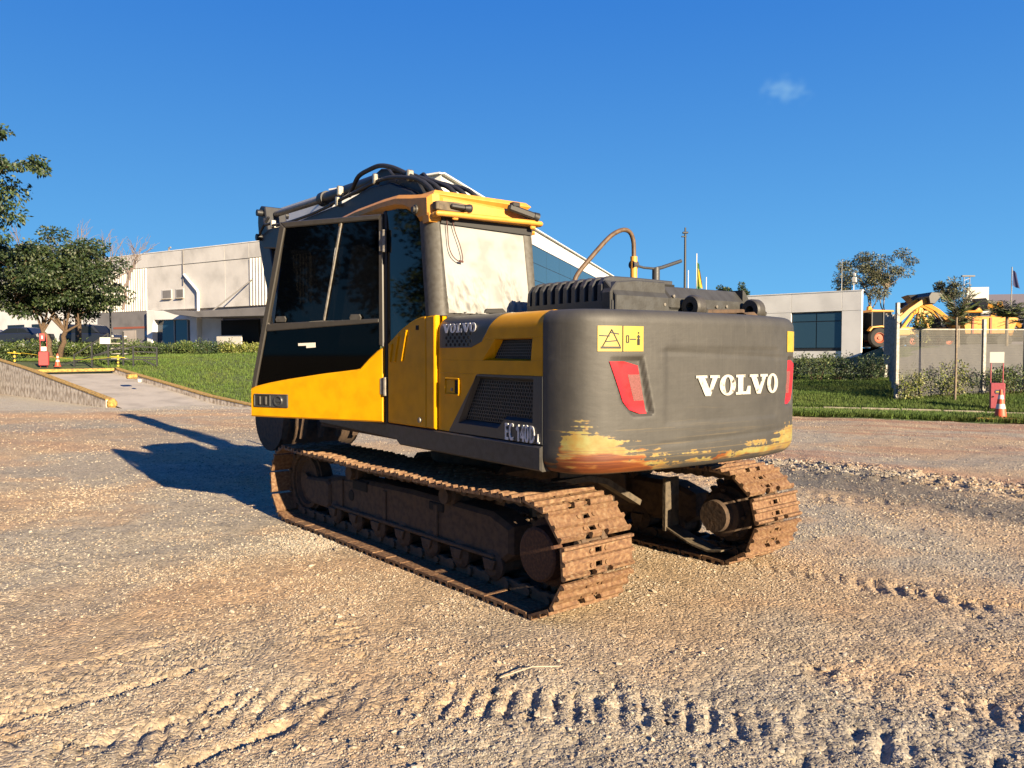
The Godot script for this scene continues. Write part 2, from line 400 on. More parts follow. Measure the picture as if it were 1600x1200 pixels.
func near_line(p, a, b):
	var e = b - a; var k = clampf((p - a).dot(e) / e.length_squared(), 0.0, 1.0)
	return [k * e.length(), (p - a - e * k), e.normalized()]
func yard(x, z):                       # height of the yard itself
	var h = nz.get_noise_2d(x * 6.0, z * 6.0) * 0.035 + nz.get_noise_2d(x * 40.0 + 300, z * 40.0) * 0.012
	var rough = clampf(0.5 + nz2.get_noise_2d(x * 3.0, z * 3.0) * 1.6, 0.15, 1.0)
	h += nz.get_noise_2d(x * 150.0, z * 150.0 + 90.0) * 0.010 * rough + nz.get_noise_2d(x * 420.0, z * 420.0) * 0.005 * rough
	var p = Vector2(x, z)
	if z < 14.0 and z > 1.0:
		for B in BANDS:
			var best = 9.0; var s = 0.0; var across = 0.0; var run = 0.0
			for i in B[0].size() - 1:
				var a = B[0][i]; var b = B[0][i + 1]
				if absf(p.x - (a.x + b.x) * 0.5) < absf(a.x - b.x) * 0.5 + 0.5 and absf(p.y - (a.y + b.y) * 0.5) < absf(a.y - b.y) * 0.5 + 0.5:
					var r = near_line(p, a, b)
					if r[1].length() < best:
						best = r[1].length(); s = run + r[0]; across = r[1].dot(Vector2(-r[2].y, r[2].x))
				run += a.distance_to(b)
			var w = B[1]
			if best < w * 2.0:
				var ww = w * (1.0 + 0.25 * nz.get_noise_2d(s * 90.0, w * 999.0))
				var ph = (s + across * B[4]) / B[2] + nz.get_noise_2d(x * 50.0, z * 50.0) * 0.25
				var lug = smoothstep(0.22, 0.40, absf(fposmod(ph, 1.0) - 0.5))
				var worn = clampf(0.75 + nz2.get_noise_2d(s * 20.0, w * 333.0) * 1.1 + nz.get_noise_2d(x * 25.0, z * 25.0 + 40.0) * 0.6, 0.12, 1.0)
				h -= B[3] * worn * smoothstep(ww * (1.0 + nz.get_noise_2d(x * 70.0, z * 70.0) * 0.6), ww * 0.75, best) * (0.12 + 0.88 * lug)
				h += B[3] * 0.12 * worn * smoothstep(ww * 2.0, ww * 1.25, best) * smoothstep(ww * 0.95, ww * 1.2, best) * (0.7 + nz.get_noise_2d(x * 90.0, z * 90.0))
	# the ruts cut by something dragged, lower left
	for R in [[Vector2(-2.6, 3.05), Vector2(-1.62, 3.92), 0.035], [Vector2(-1.35, 2.95), Vector2(-0.98, 3.35), 0.04], [Vector2(-1.75, 3.15), Vector2(-1.3, 3.55), 0.025], [Vector2(-2.9, 3.5), Vector2(-1.9, 4.3), 0.018], [Vector2(2.3, 2.95), Vector2(3.0, 2.55), 0.05], [Vector2(3.0, 5.0), Vector2(3.9, 4.45), 0.03]]:
		if p.distance_to((R[0] + R[1]) * 0.5) < 1.2:
			var r = near_line(p, R[0], R[1]); var d = r[1].length() + nz.get_noise_2d(x * 45.0, z * 45.0) * 0.02
			h -= R[2] * 0.6 * smoothstep(0.045, 0.01, d); h += R[2] * 0.14 * smoothstep(0.13, 0.06, d) * smoothstep(0.03, 0.06, d) * (0.5 + nz.get_noise_2d(x * 120.0, z * 120.0) * 2.0)
	for b in [[-1.75, 6.75, 0.10, 0.30], [-1.3, 6.0, 0.05, 0.35], [-0.95, 5.3, 0.03, 0.3]]:      # dirt pushed up beside the crawler
		h += b[2] * exp(-((x - b[0]) ** 2 + (z - b[1]) ** 2) / (b[3] * b[3])) * (0.8 + nz.get_noise_2d(x * 80.0, z * 80.0) * 0.8)
	# a ridge of broken clods at the right
	var rr = near_line(p, Vector2(2.6, 12.6), Vector2(7.2, 8.0))
	if rr[1].length() < 1.1:
		h += (0.01 + absf(nz.get_noise_2d(x * 55.0, z * 55.0)) * 0.11) * smoothstep(0.75, 0.15, rr[1].length() * (0.8 + rr[0] * -0.03) + nz2.get_noise_2d(x * 12.0, z * 12.0) * 0.2) * clampf(rr[0] / 1.5, 0.3, 1.0)
	# calm under the crawler so that it rests on the ground
	var under = smoothstep(2.6, 1.7, Vector2((x + 0.06) * 0.78 + (z - 6.9) * 0.63, ((z - 6.9) * 0.78 - (x + 0.06) * 0.63) * 0.72).length())
	return lerpf(h, minf(h, 0.0) * 0.3 - 0.012, under) * smoothstep(60.0, 25.0, p.length())
func yard_color(x, z):
	var a = nz2.get_noise_2d(x * 4.0, z * 4.0); var b = nz2.get_noise_2d(x * 9.0 + 500.0, z * 14.0); var c = nz2.get_noise_2d(x * 2.0, z * 6.0 + 800.0)
	var k = Color(0.47, 0.335, 0.215).lerp(Color(0.40, 0.335, 0.26), smoothstep(-0.15, 0.3, a))
	k = k.lerp(Color(0.52, 0.33, 0.19), smoothstep(0.12, 0.42, b) * 0.45)
	k = k.lerp(Color(0.33, 0.285, 0.235), smoothstep(0.15, 0.45, c) * 0.6)
	k = k * (1.0 + nz.get_noise_2d(x * 70.0, z * 70.0) * 0.25)
	var p = Vector2(x, z)
	# the dark damp strip at the right, the red streaks beyond it, and the pale red line at the far left
	var s = near_line(p, Vector2(2.9, 11.6), Vector2(5.9, 6.6)); var d = s[1].length() + nz2.get_noise_2d(x * 10.0, z * 10.0) * 0.5
	k = k.lerp(Color(0.13, 0.115, 0.10), smoothstep(1.1, 0.35, d) * 0.85)
	s = near_line(p, Vector2(3.5, 13.0), Vector2(7.6, 8.2)); d = s[1].length() + nz2.get_noise_2d(x * 12.0, z * 12.0) * 0.4
	k = k.lerp(Color(0.42, 0.22, 0.13), smoothstep(0.7, 0.2, d) * 0.6)
	if z > 10.0:
		var n1 = nz2.get_noise_2d((x * 0.88 - z * 0.47) * 1.6, (x * 0.47 + z * 0.88) * 14.0)
		k = k.lerp(Color(0.38, 0.17, 0.095), smoothstep(0.05, 0.35, n1) * smoothstep(10.0, 14.0, z) * (0.65 if x > 2.0 else 0.25))
		if x < 0.0:
			k = k.lerp(Color(0.60, 0.36, 0.20), smoothstep(0.9, 0.2, absf(z - 20.6 - sin(x * 0.7) * 0.35)) * 0.75)
			k = k.lerp(Color(0.52, 0.47, 0.40), smoothstep(21.5, 23.5, z + nz2.get_noise_2d(x * 9.0, z * 9.0) * 2.0) * 0.8)
			k = k.lerp(Color(0.24, 0.21, 0.18), smoothstep(1.2, 0.3, absf(z - 16.8 - nz2.get_noise_2d(x * 5.0, 3.0) * 2.0)) * 0.35 * smoothstep(-16.0, -8.0, x))
	return Color(k.r * 1.31, k.g * 1.41, k.b * 1.42)

func ground():
	nz.seed = 4; nz.frequency = 0.05; nz.fractal_octaves = 3; nz.noise_type = FastNoiseLite.TYPE_SIMPLEX_SMOOTH
	nz2.seed = 8; nz2.frequency = 0.05; nz2.fractal_octaves = 4; nz2.noise_type = FastNoiseLite.TYPE_SIMPLEX_SMOOTH
	var angs = []
	var a = -180.0
	while a < 180.0:
		angs.append(a)
		a += 0.27 if absf(a) < 44.0 else (1.0 if absf(a) < 60.0 else 6.0)
	var rads = [0.3, 0.9, 1.4]
	var r = 1.8
	while r < 1500.0:
		rads.append(r)
		r *= 1.0062 if r < 12.0 else (1.012 if r < 34.0 else 1.25)
	var na = angs.size(); var nr = rads.size()
	var vs = PackedVector3Array(); var cs = PackedColorArray(); var ns = PackedVector3Array(); var idx = PackedInt32Array()
	vs.resize(na * nr); cs.resize(na * nr); ns.resize(na * nr)
	for i in nr:
		for j in na:
			var t = deg_to_rad(angs[j]); var x = rads[i] * sin(t); var z = rads[i] * cos(t)
			var inside = z > 1.0 and rads[i] < 40.0
			vs[i * na + j] = W(x, yard(x, z) if inside else 0.0, z)
			cs[i * na + j] = (yard_color(x, z) if inside else Color(0.42, 0.32, 0.22)) * TONE
	for i in nr:
		for j in na:
			var du = vs[mini(i + 1, nr - 1) * na + j] - vs[maxi(i - 1, 0) * na + j]
			var dv = vs[i * na + (j + 1) % na] - vs[i * na + (j + na - 1) % na]
			var k = du.cross(dv).normalized()
			ns[i * na + j] = k if k.y > 0 else -k
			if i < nr - 1:
				var p = i * na + j; var p2 = i * na + (j + 1) % na
				idx.append_array([p, p + na, p2, p2, p + na, p2 + na])
	var arr = []; arr.resize(Mesh.ARRAY_MAX)
	arr[Mesh.ARRAY_VERTEX] = vs; arr[Mesh.ARRAY_NORMAL] = ns; arr[Mesh.ARRAY_COLOR] = cs; arr[Mesh.ARRAY_INDEX] = idx
	var me = ArrayMesh.new(); me.add_surface_from_arrays(Mesh.PRIMITIVE_TRIANGLES, arr)
	solo("ground", me, "ground", "beige gravel and reddish dirt yard with tyre marks", "ground", "", "structure")

func rock_mesh(sd):
	rng.seed = sd
	var t = 1.618
	var P = [Vector3(-1, t, 0), Vector3(1, t, 0), Vector3(-1, -t, 0), Vector3(1, -t, 0), Vector3(0, -1, t), Vector3(0, 1, t), Vector3(0, -1, -t), Vector3(0, 1, -t), Vector3(t, 0, -1), Vector3(t, 0, 1), Vector3(-t, 0, -1), Vector3(-t, 0, 1)]
	for i in 12: P[i] = P[i].normalized() * rng.randf_range(0.7, 1.25) * Vector3(1.15, 0.75, 0.95)
	var m = MB.new(); m.use_c = true
	for f in [[0, 11, 5], [0, 5, 1], [0, 1, 7], [0, 7, 10], [0, 10, 11], [1, 5, 9], [5, 11, 4], [11, 10, 2], [10, 7, 6], [7, 1, 8], [3, 9, 4], [3, 4, 2], [3, 2, 6], [3, 6, 8], [3, 8, 9], [4, 9, 5], [2, 4, 11], [6, 2, 10], [8, 6, 7], [9, 8, 1]]:
		m.t(P[f[0]], P[f[1]], P[f[2]])
	return m.mesh()
func stones():
	var spread = [110000, 110000, 110000, 90000, 5000]
	for k in 5:
		var xf = []; var cs = []
		var me = rock_mesh(40 + k)
		rng.seed = 100 + k
		for i in spread[k]:
			var r = 2.3 * exp(pow(rng.randf(), 1.35) * log(26.0 / 2.3)); var t = deg_to_rad(rng.randf_range(-40, 40))
			var x = r * sin(t); var z = r * cos(t)
			var want = 0.35 + 0.65 * smoothstep(-0.25, 0.3, nz2.get_noise_2d(x * 5.0 + 90.0, z * 5.0))
			var ridge = smoothstep(0.9, 0.2, near_line(Vector2(x, z), Vector2(2.6, 12.6), Vector2(7.2, 8.0))[1].length())
			if z < 4.6: want = maxf(want, 1.0 - absf(z - 3.35) * 1.1)
			want = maxf(want * clampf(0.7 + nz2.get_noise_2d(x * 22.0, z * 22.0 + 70.0) * 1.6, 0.15, 1.0), ridge)
			if z > 19.6 - (x - 9.0) * 0.5 and x > 0.0: continue
			if rng.randf() > want: continue
			if z < 24.0 and z > 16.0 and terrain(x, z) > 0.03: continue
			var s = (0.0008 + 0.00085 * r) * (0.5 + 1.15 * pow(rng.randf(), 3.0))
			if k == 4: s = rng.randf_range(0.006, 0.015) * (1.0 + r * 0.02)
			if r > 9.0: s = minf(s, 0.013)
			if i % 130 == 0 and k < 4:
				x = -1.72 + rng.randfn() * 0.22; z = 6.72 + rng.randfn() * 0.22; s = rng.randf_range(0.005, 0.012)
			if r > 11.0 and rng.randf() < 0.6 and ridge < 0.3: continue
			if ridge > 0.3 and rng.randf() < 0.35: s *= rng.randf_range(1.3, 3.0)
			var b = Basis.from_euler(Vector3(rng.randf_range(-0.5, 0.5), rng.randf() * TAU, rng.randf_range(-0.5, 0.5))) * Basis.from_scale(Vector3(s * rng.randf_range(0.8, 1.4), s * rng.randf_range(0.6, 1.0), s))
			xf.append(Transform3D(b, W(x, yard(x, z) + s * 0.1, z)))
			var c = yard_color(x, z).lerp([Color(0.46, 0.37, 0.27), Color(0.50, 0.44, 0.35), Color(0.36, 0.33, 0.29), Color(0.44, 0.29, 0.18), Color(0.24, 0.21, 0.18), Color(0.60, 0.54, 0.45)][rng.randi() % 6], 0.6)
			cs.append(c * rng.randf_range(0.72, 1.02) * TONE)
		scatter("gravel", me, "stone", xf, cs, ["small tan gravel strewn over the yard", "rounded pale gravel lying on the dirt", "fine crushed stone on the yard", "fine angular grit on the yard", "larger loose stones scattered on the dirt"][k], "gravel")

func strip(called, rows, matl, label, category):          # a sheet over the banks: rows of W points
	var m = MB.new(); var k = (rows[1][0] - rows[0][0]).cross(rows[0][1] - rows[0][0])
	m.grid(rows, null, k.y < 0)
	return solo(called, m, matl, label, category, "", "structure")
func banks():
	var rows = []
	for i in 60:                           # right bank and the ground beyond it
		var d = lerpf(0.0, 34.0, pow(i / 59.0, 1.3)) - 0.15
		if i == 59: d = 300.0
		var row = []
		for j in 120:
			var s = lerpf(-24.0, 60.0, j / 119.0)
			var ragged = 0.35 * nz2.get_noise_2d(s * 18.0, 9.0) if i < 3 else 0.0
			var x = 7.42 + 0.893 * s + 0.451 * (d + ragged); var z = 20.43 - 0.451 * s + 0.893 * (d + ragged)
			row.append(W(x, right_bank(x, z, d) + nz.get_noise_2d(x * 8.0, z * 8.0) * 0.04, z))
		rows.append(row)
	strip("grass_bank", rows, "turf", "sunlit grass bank rising behind the pale kerb on the right", "grass bank")
	rows = []
	for i in 50:                           # left bank beside and behind the ramp
		var db = lerpf(0.0, 30.0, i / 49.0) if i < 49 else 200.0
		var row = []
		for j in 50:
			var t = lerpf(-2.9, 60.0, pow(j / 49.0, 1.4))
			var x = -12.5 - 0.71 * t + 0.70 * (db + 3.3); var z = 23.7 + 0.70 * t + 0.71 * (db + 3.3)
			row.append(W(x, terrain(x, z) + nz.get_noise_2d(x * 8.0, z * 8.0) * 0.04 * smoothstep(0.0, 3.0, db) - (0.12 if db < 0.01 else 0.0) + 0.02, z))
		rows.append(row)
	strip("grass_bank", rows, "turf", "grass bank between the loading ramp and the hedge", "grass bank")
	rows = []
	for i in 30:
		var db = lerpf(-3.1, 0.05, i / 29.0)
		var row = []
		for j in 40:
			var t = lerpf(8.35, 60.0, pow(j / 39.0, 1.4))
			var x = -12.5 - 0.71 * t + 0.70 * (db + 3.3); var z = 23.7 + 0.70 * t + 0.71 * (db + 3.3)
			row.append(W(x, clampf(0.16 + 0.093 * t, 0.0, 1.3) - 0.07, z))
		rows.append(row)
	strip("grass_bank", rows, "turf", "level grass behind the top of the ramp, under the trees", "grass bank")
	rows = []
	for i in 20:
		var db = lerpf(-30.0, -3.05, i / 19.0)
		var row = []
		for j in 20:
			var t = lerpf(14.0, 60.0, pow(j / 19.0, 1.4))
			var x = -12.5 - 0.71 * t + 0.70 * (db + 3.3); var z = 23.7 + 0.70 * t + 0.71 * (db + 3.3)
			row.append(W(x, -0.1 if j == 0 else 1.23, z))
		rows.append(row)
	strip("grass_bank", rows, "turf", "grass at the far left beyond the end of the ramp wall", "grass bank")
	for e in [[-300.0, -2.0, "grey paving round the warehouse beyond the hedge"], [29.0, 300.0, "grey paving of the upper lot where the loaders stand"]]:
		rows = []
		for i in 2:
			var row = []
			for j in 2: row.append(W(lerpf(e[0], e[1], j), 2.19, lerpf(57.0, 900.0, i)))
			rows.append(row)
		strip("pavement", rows, "asphalt", e[2], "pavement")
	rows = []
	for i in 40:                           # the fenced lot
		var row = []
		for j in 12:
			var b = lerpf(0.15, 40.0, i / 39.0); var a = lerpf(0.1, 60.0, j / 11.0)
			var x = 11.4 + a * 0.997 + b * 0.41; var z = 23.1 + a * 0.074 + b * 0.91
			row.append(W(x, terrain(x, z) + 0.09, z))
		rows.append(row)
	strip("lot_pavement", rows, "asphalt", "grey sloping lot behind the mesh fence", "pavement")
	# grass blades, nearest bank only
	var m = MB.new(); m.use_c = true; rng.seed = 5
	for k in 7:
		var a = rng.randf() * TAU; var d = Vector3(cos(a), 0, sin(a)); var o = d * rng.randf() * 0.05; var h = rng.randf_range(0.05, 0.10)
		var side = Vector3(-d.z, 0, d.x) * 0.006
		m.t(o - side, o + side, o + Vector3(0, h, 0) + d * rng.randf_range(0.01, 0.06))
	var xf = []; var cs = []
	for i in 90000:
		var s = rng.randf_range(-3.5, 8.0); var d = pow(rng.randf(), 1.3) * 13.0
		var x = 7.42 + 0.893 * s + 0.451 * d; var z = 20.43 - 0.451 * s + 0.893 * d
		if i % 3 == 0:
			var t = rng.randf_range(-2.5, 26.0); var db = rng.randf_range(0.0, 16.0)
			x = -12.5 - 0.71 * t + 0.70 * (db + 3.3); z = 23.7 + 0.70 * t + 0.71 * (db + 3.3)
		if absf(x / z) > 0.72: continue
		if i % 3 != 0 and d > 1.35 and d < 2.45: continue
		var sc = rng.randf_range(0.7, 1.6)
		xf.append(Transform3D(Basis(Vector3.UP, rng.randf() * TAU) * Basis.from_scale(Vector3(sc * 1.6, sc, sc * 1.6)), W(x, terrain(x, z) - 0.01, z)))
		var c = Color(0.095, 0.17, 0.020).lerp(Color(0.15, 0.18, 0.035), rng.randf() * clampf(0.4 + nz2.get_noise_2d(x * 10.0, z * 10.0), 0.0, 1.0))
		cs.append(c * rng.randf_range(0.7, 1.25) * TONE)
	scatter("grass", m.mesh(), "grass", xf, cs, "short green grass growing on the banks", "grass")

# ---- the excavator ---------------------------------------------------------------------------------------------------
func SIDE(r): return Transform3D(Basis(Vector3(0, 0, -1), Vector3(0, 1, 0), Vector3(1, 0, 0)), Vector3(r, 0, 0))      # (forward, up), extruded to the right
func REAR(f): return Transform3D(Basis(), Vector3(0, 0, -f))                                                              # (right, up), extruded backward
func PLAN(y): return Transform3D(Basis(Vector3(1, 0, 0), Vector3(0, 0, -1), Vector3(0, 1, 0)), Vector3(0, y, 0))       # (right, forward), extruded up
func AX(p): return Transform3D(Basis(Vector3(0, 1, 0), Vector3(-1, 0, 0), Vector3(0, 0, 1)), p)                        # lathe axis pointing left
func V2(a):
	var o = []
	for i in range(0, a.size(), 2): o.append(Vector2(a[i], a[i + 1]))
	return o

const TR = 0.335      # radius at the inner face of the shoes
const TC = 1.765       # half the distance between the end wheels
const TY = 0.362
func belt(s):         # [place, tangent, outward] along the chain in the (z, y) plane, z backward
	var per = 4.0 * TC + TAU * TR
	s = fposmod(s, per)
	if s < 2.0 * TC:
		var q = s / (2.0 * TC)
		return [Vector2(-TC + s, TY + TR - 0.022 * sin(PI * q) - 0.006 * sin(TAU * 3.0 * q)), Vector2(1, -0.03 * cos(PI * q)).normalized()]
	s -= 2.0 * TC
	if s < PI * TR:
		var a = s / TR
		return [Vector2(TC + sin(a) * TR, TY + cos(a) * TR), Vector2(cos(a), -sin(a))]
	s -= PI * TR
	if s < 2.0 * TC: return [Vector2(TC - s, TY - TR), Vector2(-1, 0)]
	s -= 2.0 * TC
	var b = s / TR
	return [Vector2(-TC - sin(b) * TR, TY - cos(b) * TR), Vector2(-cos(b), sin(b))]
func belt_xf(s):
	var r = belt(s)
	var tz = Vector3(0, r[1].y, r[1].x); var up = tz.cross(Vector3.RIGHT)
	return Transform3D(Basis(Vector3.RIGHT, up, tz), Vector3(0, r[0].y, r[0].x))

func shoe_mesh(sd):
	rng.seed = sd
	var m = MB.new()
	var j = func(v): return v + rng.randf_range(-0.002, 0.002)
	var X = Transform3D(Basis(Vector3(0, 0, 1), Vector3(0, 1, 0), Vector3(-1, 0, 0)), Vector3.ZERO)       # profile (z, y), extruded along x
	var top = [[-0.1, 0.012], [-0.097, 0.034], [-0.082, 0.036], [-0.070, 0.013], [-0.018, 0.013], [-0.011, 0.035], [0.009, 0.036], [0.017, 0.013], [0.064, 0.013], [0.074, 0.035], [0.089, 0.034], [0.1, 0.008]]
	var full = []
	for p in top: full.append(Vector2(p[0], j.call(p[1])))
	full.append_array([Vector2(0.096, -0.004), Vector2(-0.094, -0.004)])
	var notch = []
	for p in full: notch.append(Vector2(clampf(p.x, -0.1, 0.066), minf(p.y, 0.013) if p.x > 0.06 else p.y))
	for e in [[-0.3, -0.098, full], [-0.098, -0.04, notch], [0.04, 0.098, notch], [0.098, 0.3, full]]:
		m.prism(e[2], X, e[0], e[1])
	# the middle, with two mud holes through the plate
	for z in [[-0.1, -0.060, -0.006], [-0.028, 0.024, -0.006], [0.056, 0.1, -0.006]]:
		var pl = []
		for p in full: pl.append(Vector2(clampf(p.x, z[0], z[1]), p.y))
		var y0 = 0.013
		pl = [Vector2(z[0], -0.004), Vector2(z[1], -0.004), Vector2(z[1], y0)]
		for k in range(top.size() - 1, -1, -1):
			if top[k][0] > z[0] and top[k][0] < z[1]: pl.append(Vector2(top[k][0], top[k][1]))
		pl.append(Vector2(z[0], y0))
		m.prism(pl, X, -0.04, 0.04)
	for z in [[-0.060, -0.028], [0.024, 0.056]]:
		for x in [-0.034, 0.034]: m.box(T(Vector3(x, 0.005, (z[0] + z[1]) * 0.5)), Vector3(0.013, 0.018, z[1] - z[0]))
		for x in [-0.065, 0.065]: m.lathe([Vector2(0.015, 0.012), Vector2(0.014, 0.022), Vector2(0, 0.023)], T(Vector3(x, 0, (z[0] + z[1]) * 0.5)), 7)
	return m.mesh()
func link_mesh():
	var m = MB.new()
	for s in [-1, 1]:
		m.prism(V2([-0.11, -0.02, -0.105, -0.075, -0.06, -0.085, 0.0, -0.07, 0.06, -0.085, 0.108, -0.075, 0.112, -0.025, 0.08, -0.004, -0.08, -0.004]), Transform3D(Basis(Vector3(0, 0, 1), Vector3(0, 1, 0), Vector3(-1, 0, 0)), Vector3.ZERO), s * 0.085 - 0.018, s * 0.085 + 0.018, 0.004)
	m.lathe([Vector2(0, -0.125), Vector2(0.024, -0.125), Vector2(0.024, 0.125), Vector2(0, 0.125)], AX(Vector3(0, -0.05, 0.1)), 10)
	return m.mesh()

func track(parent, side, shoes, link):
	var tk = Node3D.new(); tk.name = "track"; parent.add_child(tk, true)
	var B = Basis(Vector3.UP, deg_to_rad(3.1))
	tk.transform = Transform3D(B, B * Vector3(-0.995 if side < 0 else 0.95, 0, 0.0))
	var per = 4.0 * TC + TAU * TR
	rng.seed = 60 + side
	for i in 44:
		var x = belt_xf(per * (i + (0.35 if side < 0 else 0.1)) / 44.0)
		x.basis = x.basis * Basis.from_euler(Vector3(rng.randf_range(-0.02, 0.02), 0, rng.randf_range(-0.006, 0.006)))
		part("track_shoe", shoes[rng.randi() % shoes.size()], "shoe", tk).transform = x
		part("track_link", link, "link", tk).transform = x
	var o = side      # outward
	# frame between the end wheels
	var fr = MB.new()
	fr.prism(V2([1.30, 0.44, 1.36, 0.30, 1.30, 0.205, 1.1, 0.19, -1.32, 0.20, -1.42, 0.27, -1.42, 0.46, -1.2, 0.53, -0.2, 0.545, 0.7, 0.525, 1.05, 0.5]), SIDE(0), -0.115, 0.115, 0.03)
	fr.prism(V2([1.66, 0.43, 1.70, 0.37, 1.66, 0.23, 1.50, 0.19, 1.20, 0.19, 1.16, 0.24, 1.16, 0.42, 1.22, 0.455]), SIDE(0), -0.14, 0.14, 0.02)
	for f in [0.95, 0.2, -0.55]: fr.box(T(L(o * 0.12, 0.36, f)), Vector3(0.022, 0.26, 0.05), 0.006)
	fr.box(T(L(o * 0.122, 0.235, -0.1)), Vector3(0.05, 0.03, 2.35), 0.008)
	part("track_frame", fr, "under", tk)
	var hol = MB.new()
	hol.lathe([Vector2(0, 0.121), Vector2(0.045, 0.121), Vector2(0.055, 0.11)], AX(Vector3(0, 0.37, -0.78)) if o < 0 else AX(Vector3(0, 0.37, -0.78)).rotated_local(Vector3.FORWARD, PI), 16)
	hol.box(T(L(o * 0.10, 0.475, 0.62)), Vector3(0.05, 0.09, 0.26), 0.01)
	hol.box(T(L(o * 0.10, 0.47, -0.55)), Vector3(0.05, 0.07, 0.2), 0.01)
	tag(part("access_hole", hol, "void", tk), "", "", "", "stuff")
	for k in 7:
		var rl = MB.new(); var f = 1.08 - k * 0.385
		rl.lathe([Vector2(0, -0.135), Vector2(0.07, -0.135), Vector2(0.105, -0.115), Vector2(0.105, -0.09), Vector2(0.082, -0.085), Vector2(0.078, 0.0), Vector2(0.082, 0.085), Vector2(0.105, 0.09), Vector2(0.105, 0.115), Vector2(0.07, 0.135), Vector2(0, 0.135)], AX(L(0, 0.175, f)), 20)
		for s in [-1, 1]: rl.prism(V2([f - 0.07, 0.22, f + 0.07, 0.22, f + 0.045, 0.15, f - 0.045, 0.15]), SIDE(s * 0.147), -0.010, 0.012, 0.004)
		part("track_roller", rl, "under", tk)
	for f in [0.75, -0.7]:
		var c = one_lathe([Vector2(0, -0.16), Vector2(0.06, -0.16), Vector2(0.06, -0.12), Vector2(0.085, -0.11), Vector2(0.085, 0.11), Vector2(0.06, 0.12), Vector2(0.06, 0.16), Vector2(0, 0.16)], AX(L(0, 0.575, f)), 18)
		bx(c, L(0, 0.53, f - 0.06), Vector3(0.1, 0.09, 0.05), 0.01)
		part("carrier_roller", c, "under", tk)
	# end wheels
	var idl = one_lathe([Vector2(0, -0.1), Vector2(0.09, -0.1), Vector2(0.09, -0.06), Vector2(0.2, -0.05), Vector2(0.22, -0.085), Vector2(0.255, -0.08), Vector2(0.265, -0.05), Vector2(0.285, -0.045), Vector2(0.285, 0.045), Vector2(0.265, 0.05), Vector2(0.255, 0.08), Vector2(0.22, 0.085), Vector2(0.2, 0.05), Vector2(0.09, 0.06), Vector2(0.09, 0.1), Vector2(0, 0.1)], AX(L(0, TY, TC)), 36)
	part("idler", idl, "under", tk)
	var teeth = []
	for k in 42:
		var a = TAU * k / 42.0; var rr = 0.295 if k % 2 == 0 else 0.245
		teeth.append(Vector2(cos(a - 0.03), sin(a - 0.03)) * rr); teeth.append(Vector2(cos(a + 0.03), sin(a + 0.03)) * rr)
	var sp = one_prism(teeth, SIDE(0).translated(L(0, TY, -TC)), -0.035, 0.035, 0.006)
	part("sprocket", sp, "under", tk)
	var hub = one_lathe([Vector2(0.23, -0.02), Vector2(0.21, 0.09), Vector2(0.175, 0.10), Vector2(0.17, 0.185), Vector2(0.155, 0.195), Vector2(0, 0.198)], AX(L(0, TY, -TC)) if o < 0 else AX(L(0, TY, -TC)).rotated_local(Vector3.FORWARD, PI), 32)
	part("final_drive_cover", hub, "disc", tk)
	var mo = one_lathe([Vector2(0, -0.33), Vector2(0.12, -0.33), Vector2(0.13, -0.25), Vector2(0.17, -0.24), Vector2(0.17, -0.16), Vector2(0.215, -0.15), Vector2(0.225, -0.06), Vector2(0.2, 0.0)], AX(L(0, TY, -TC)) if o < 0 else AX(L(0, TY, -TC)).rotated_local(Vector3.FORWARD, PI), 24)
	for k in 8: mo.box(T(L(-o * 0.2, TY + 0.19 * sin(k * TAU / 8), -TC + 0.19 * cos(k * TAU / 8))), Vector3(0.04, 0.03, 0.03), 0.006)
	part("travel_motor", mo, "under", tk)
	# guard plates round the motor
	var gp = MB.new()
	gp.prism(V2([-1.28, 0.60, -1.28, 0.17, -1.31, 0.17, -1.31, 0.60]), SIDE(-o * 0.17), -0.17 if o > 0 else 0.0, 0.0 if o > 0 else 0.17)
	gp.prism(V2([-1.30, 0.19, -1.55, 0.10, -1.72, 0.075, -1.84, 0.10, -1.84, 0.112, -1.72, 0.09, -1.55, 0.115, -1.30, 0.205]), SIDE(-o * 0.17), -0.16 if o > 0 else 0.0, 0.0 if o > 0 else 0.16)
	part("motor_guard", gp, "under_grey", tk)
	return tk

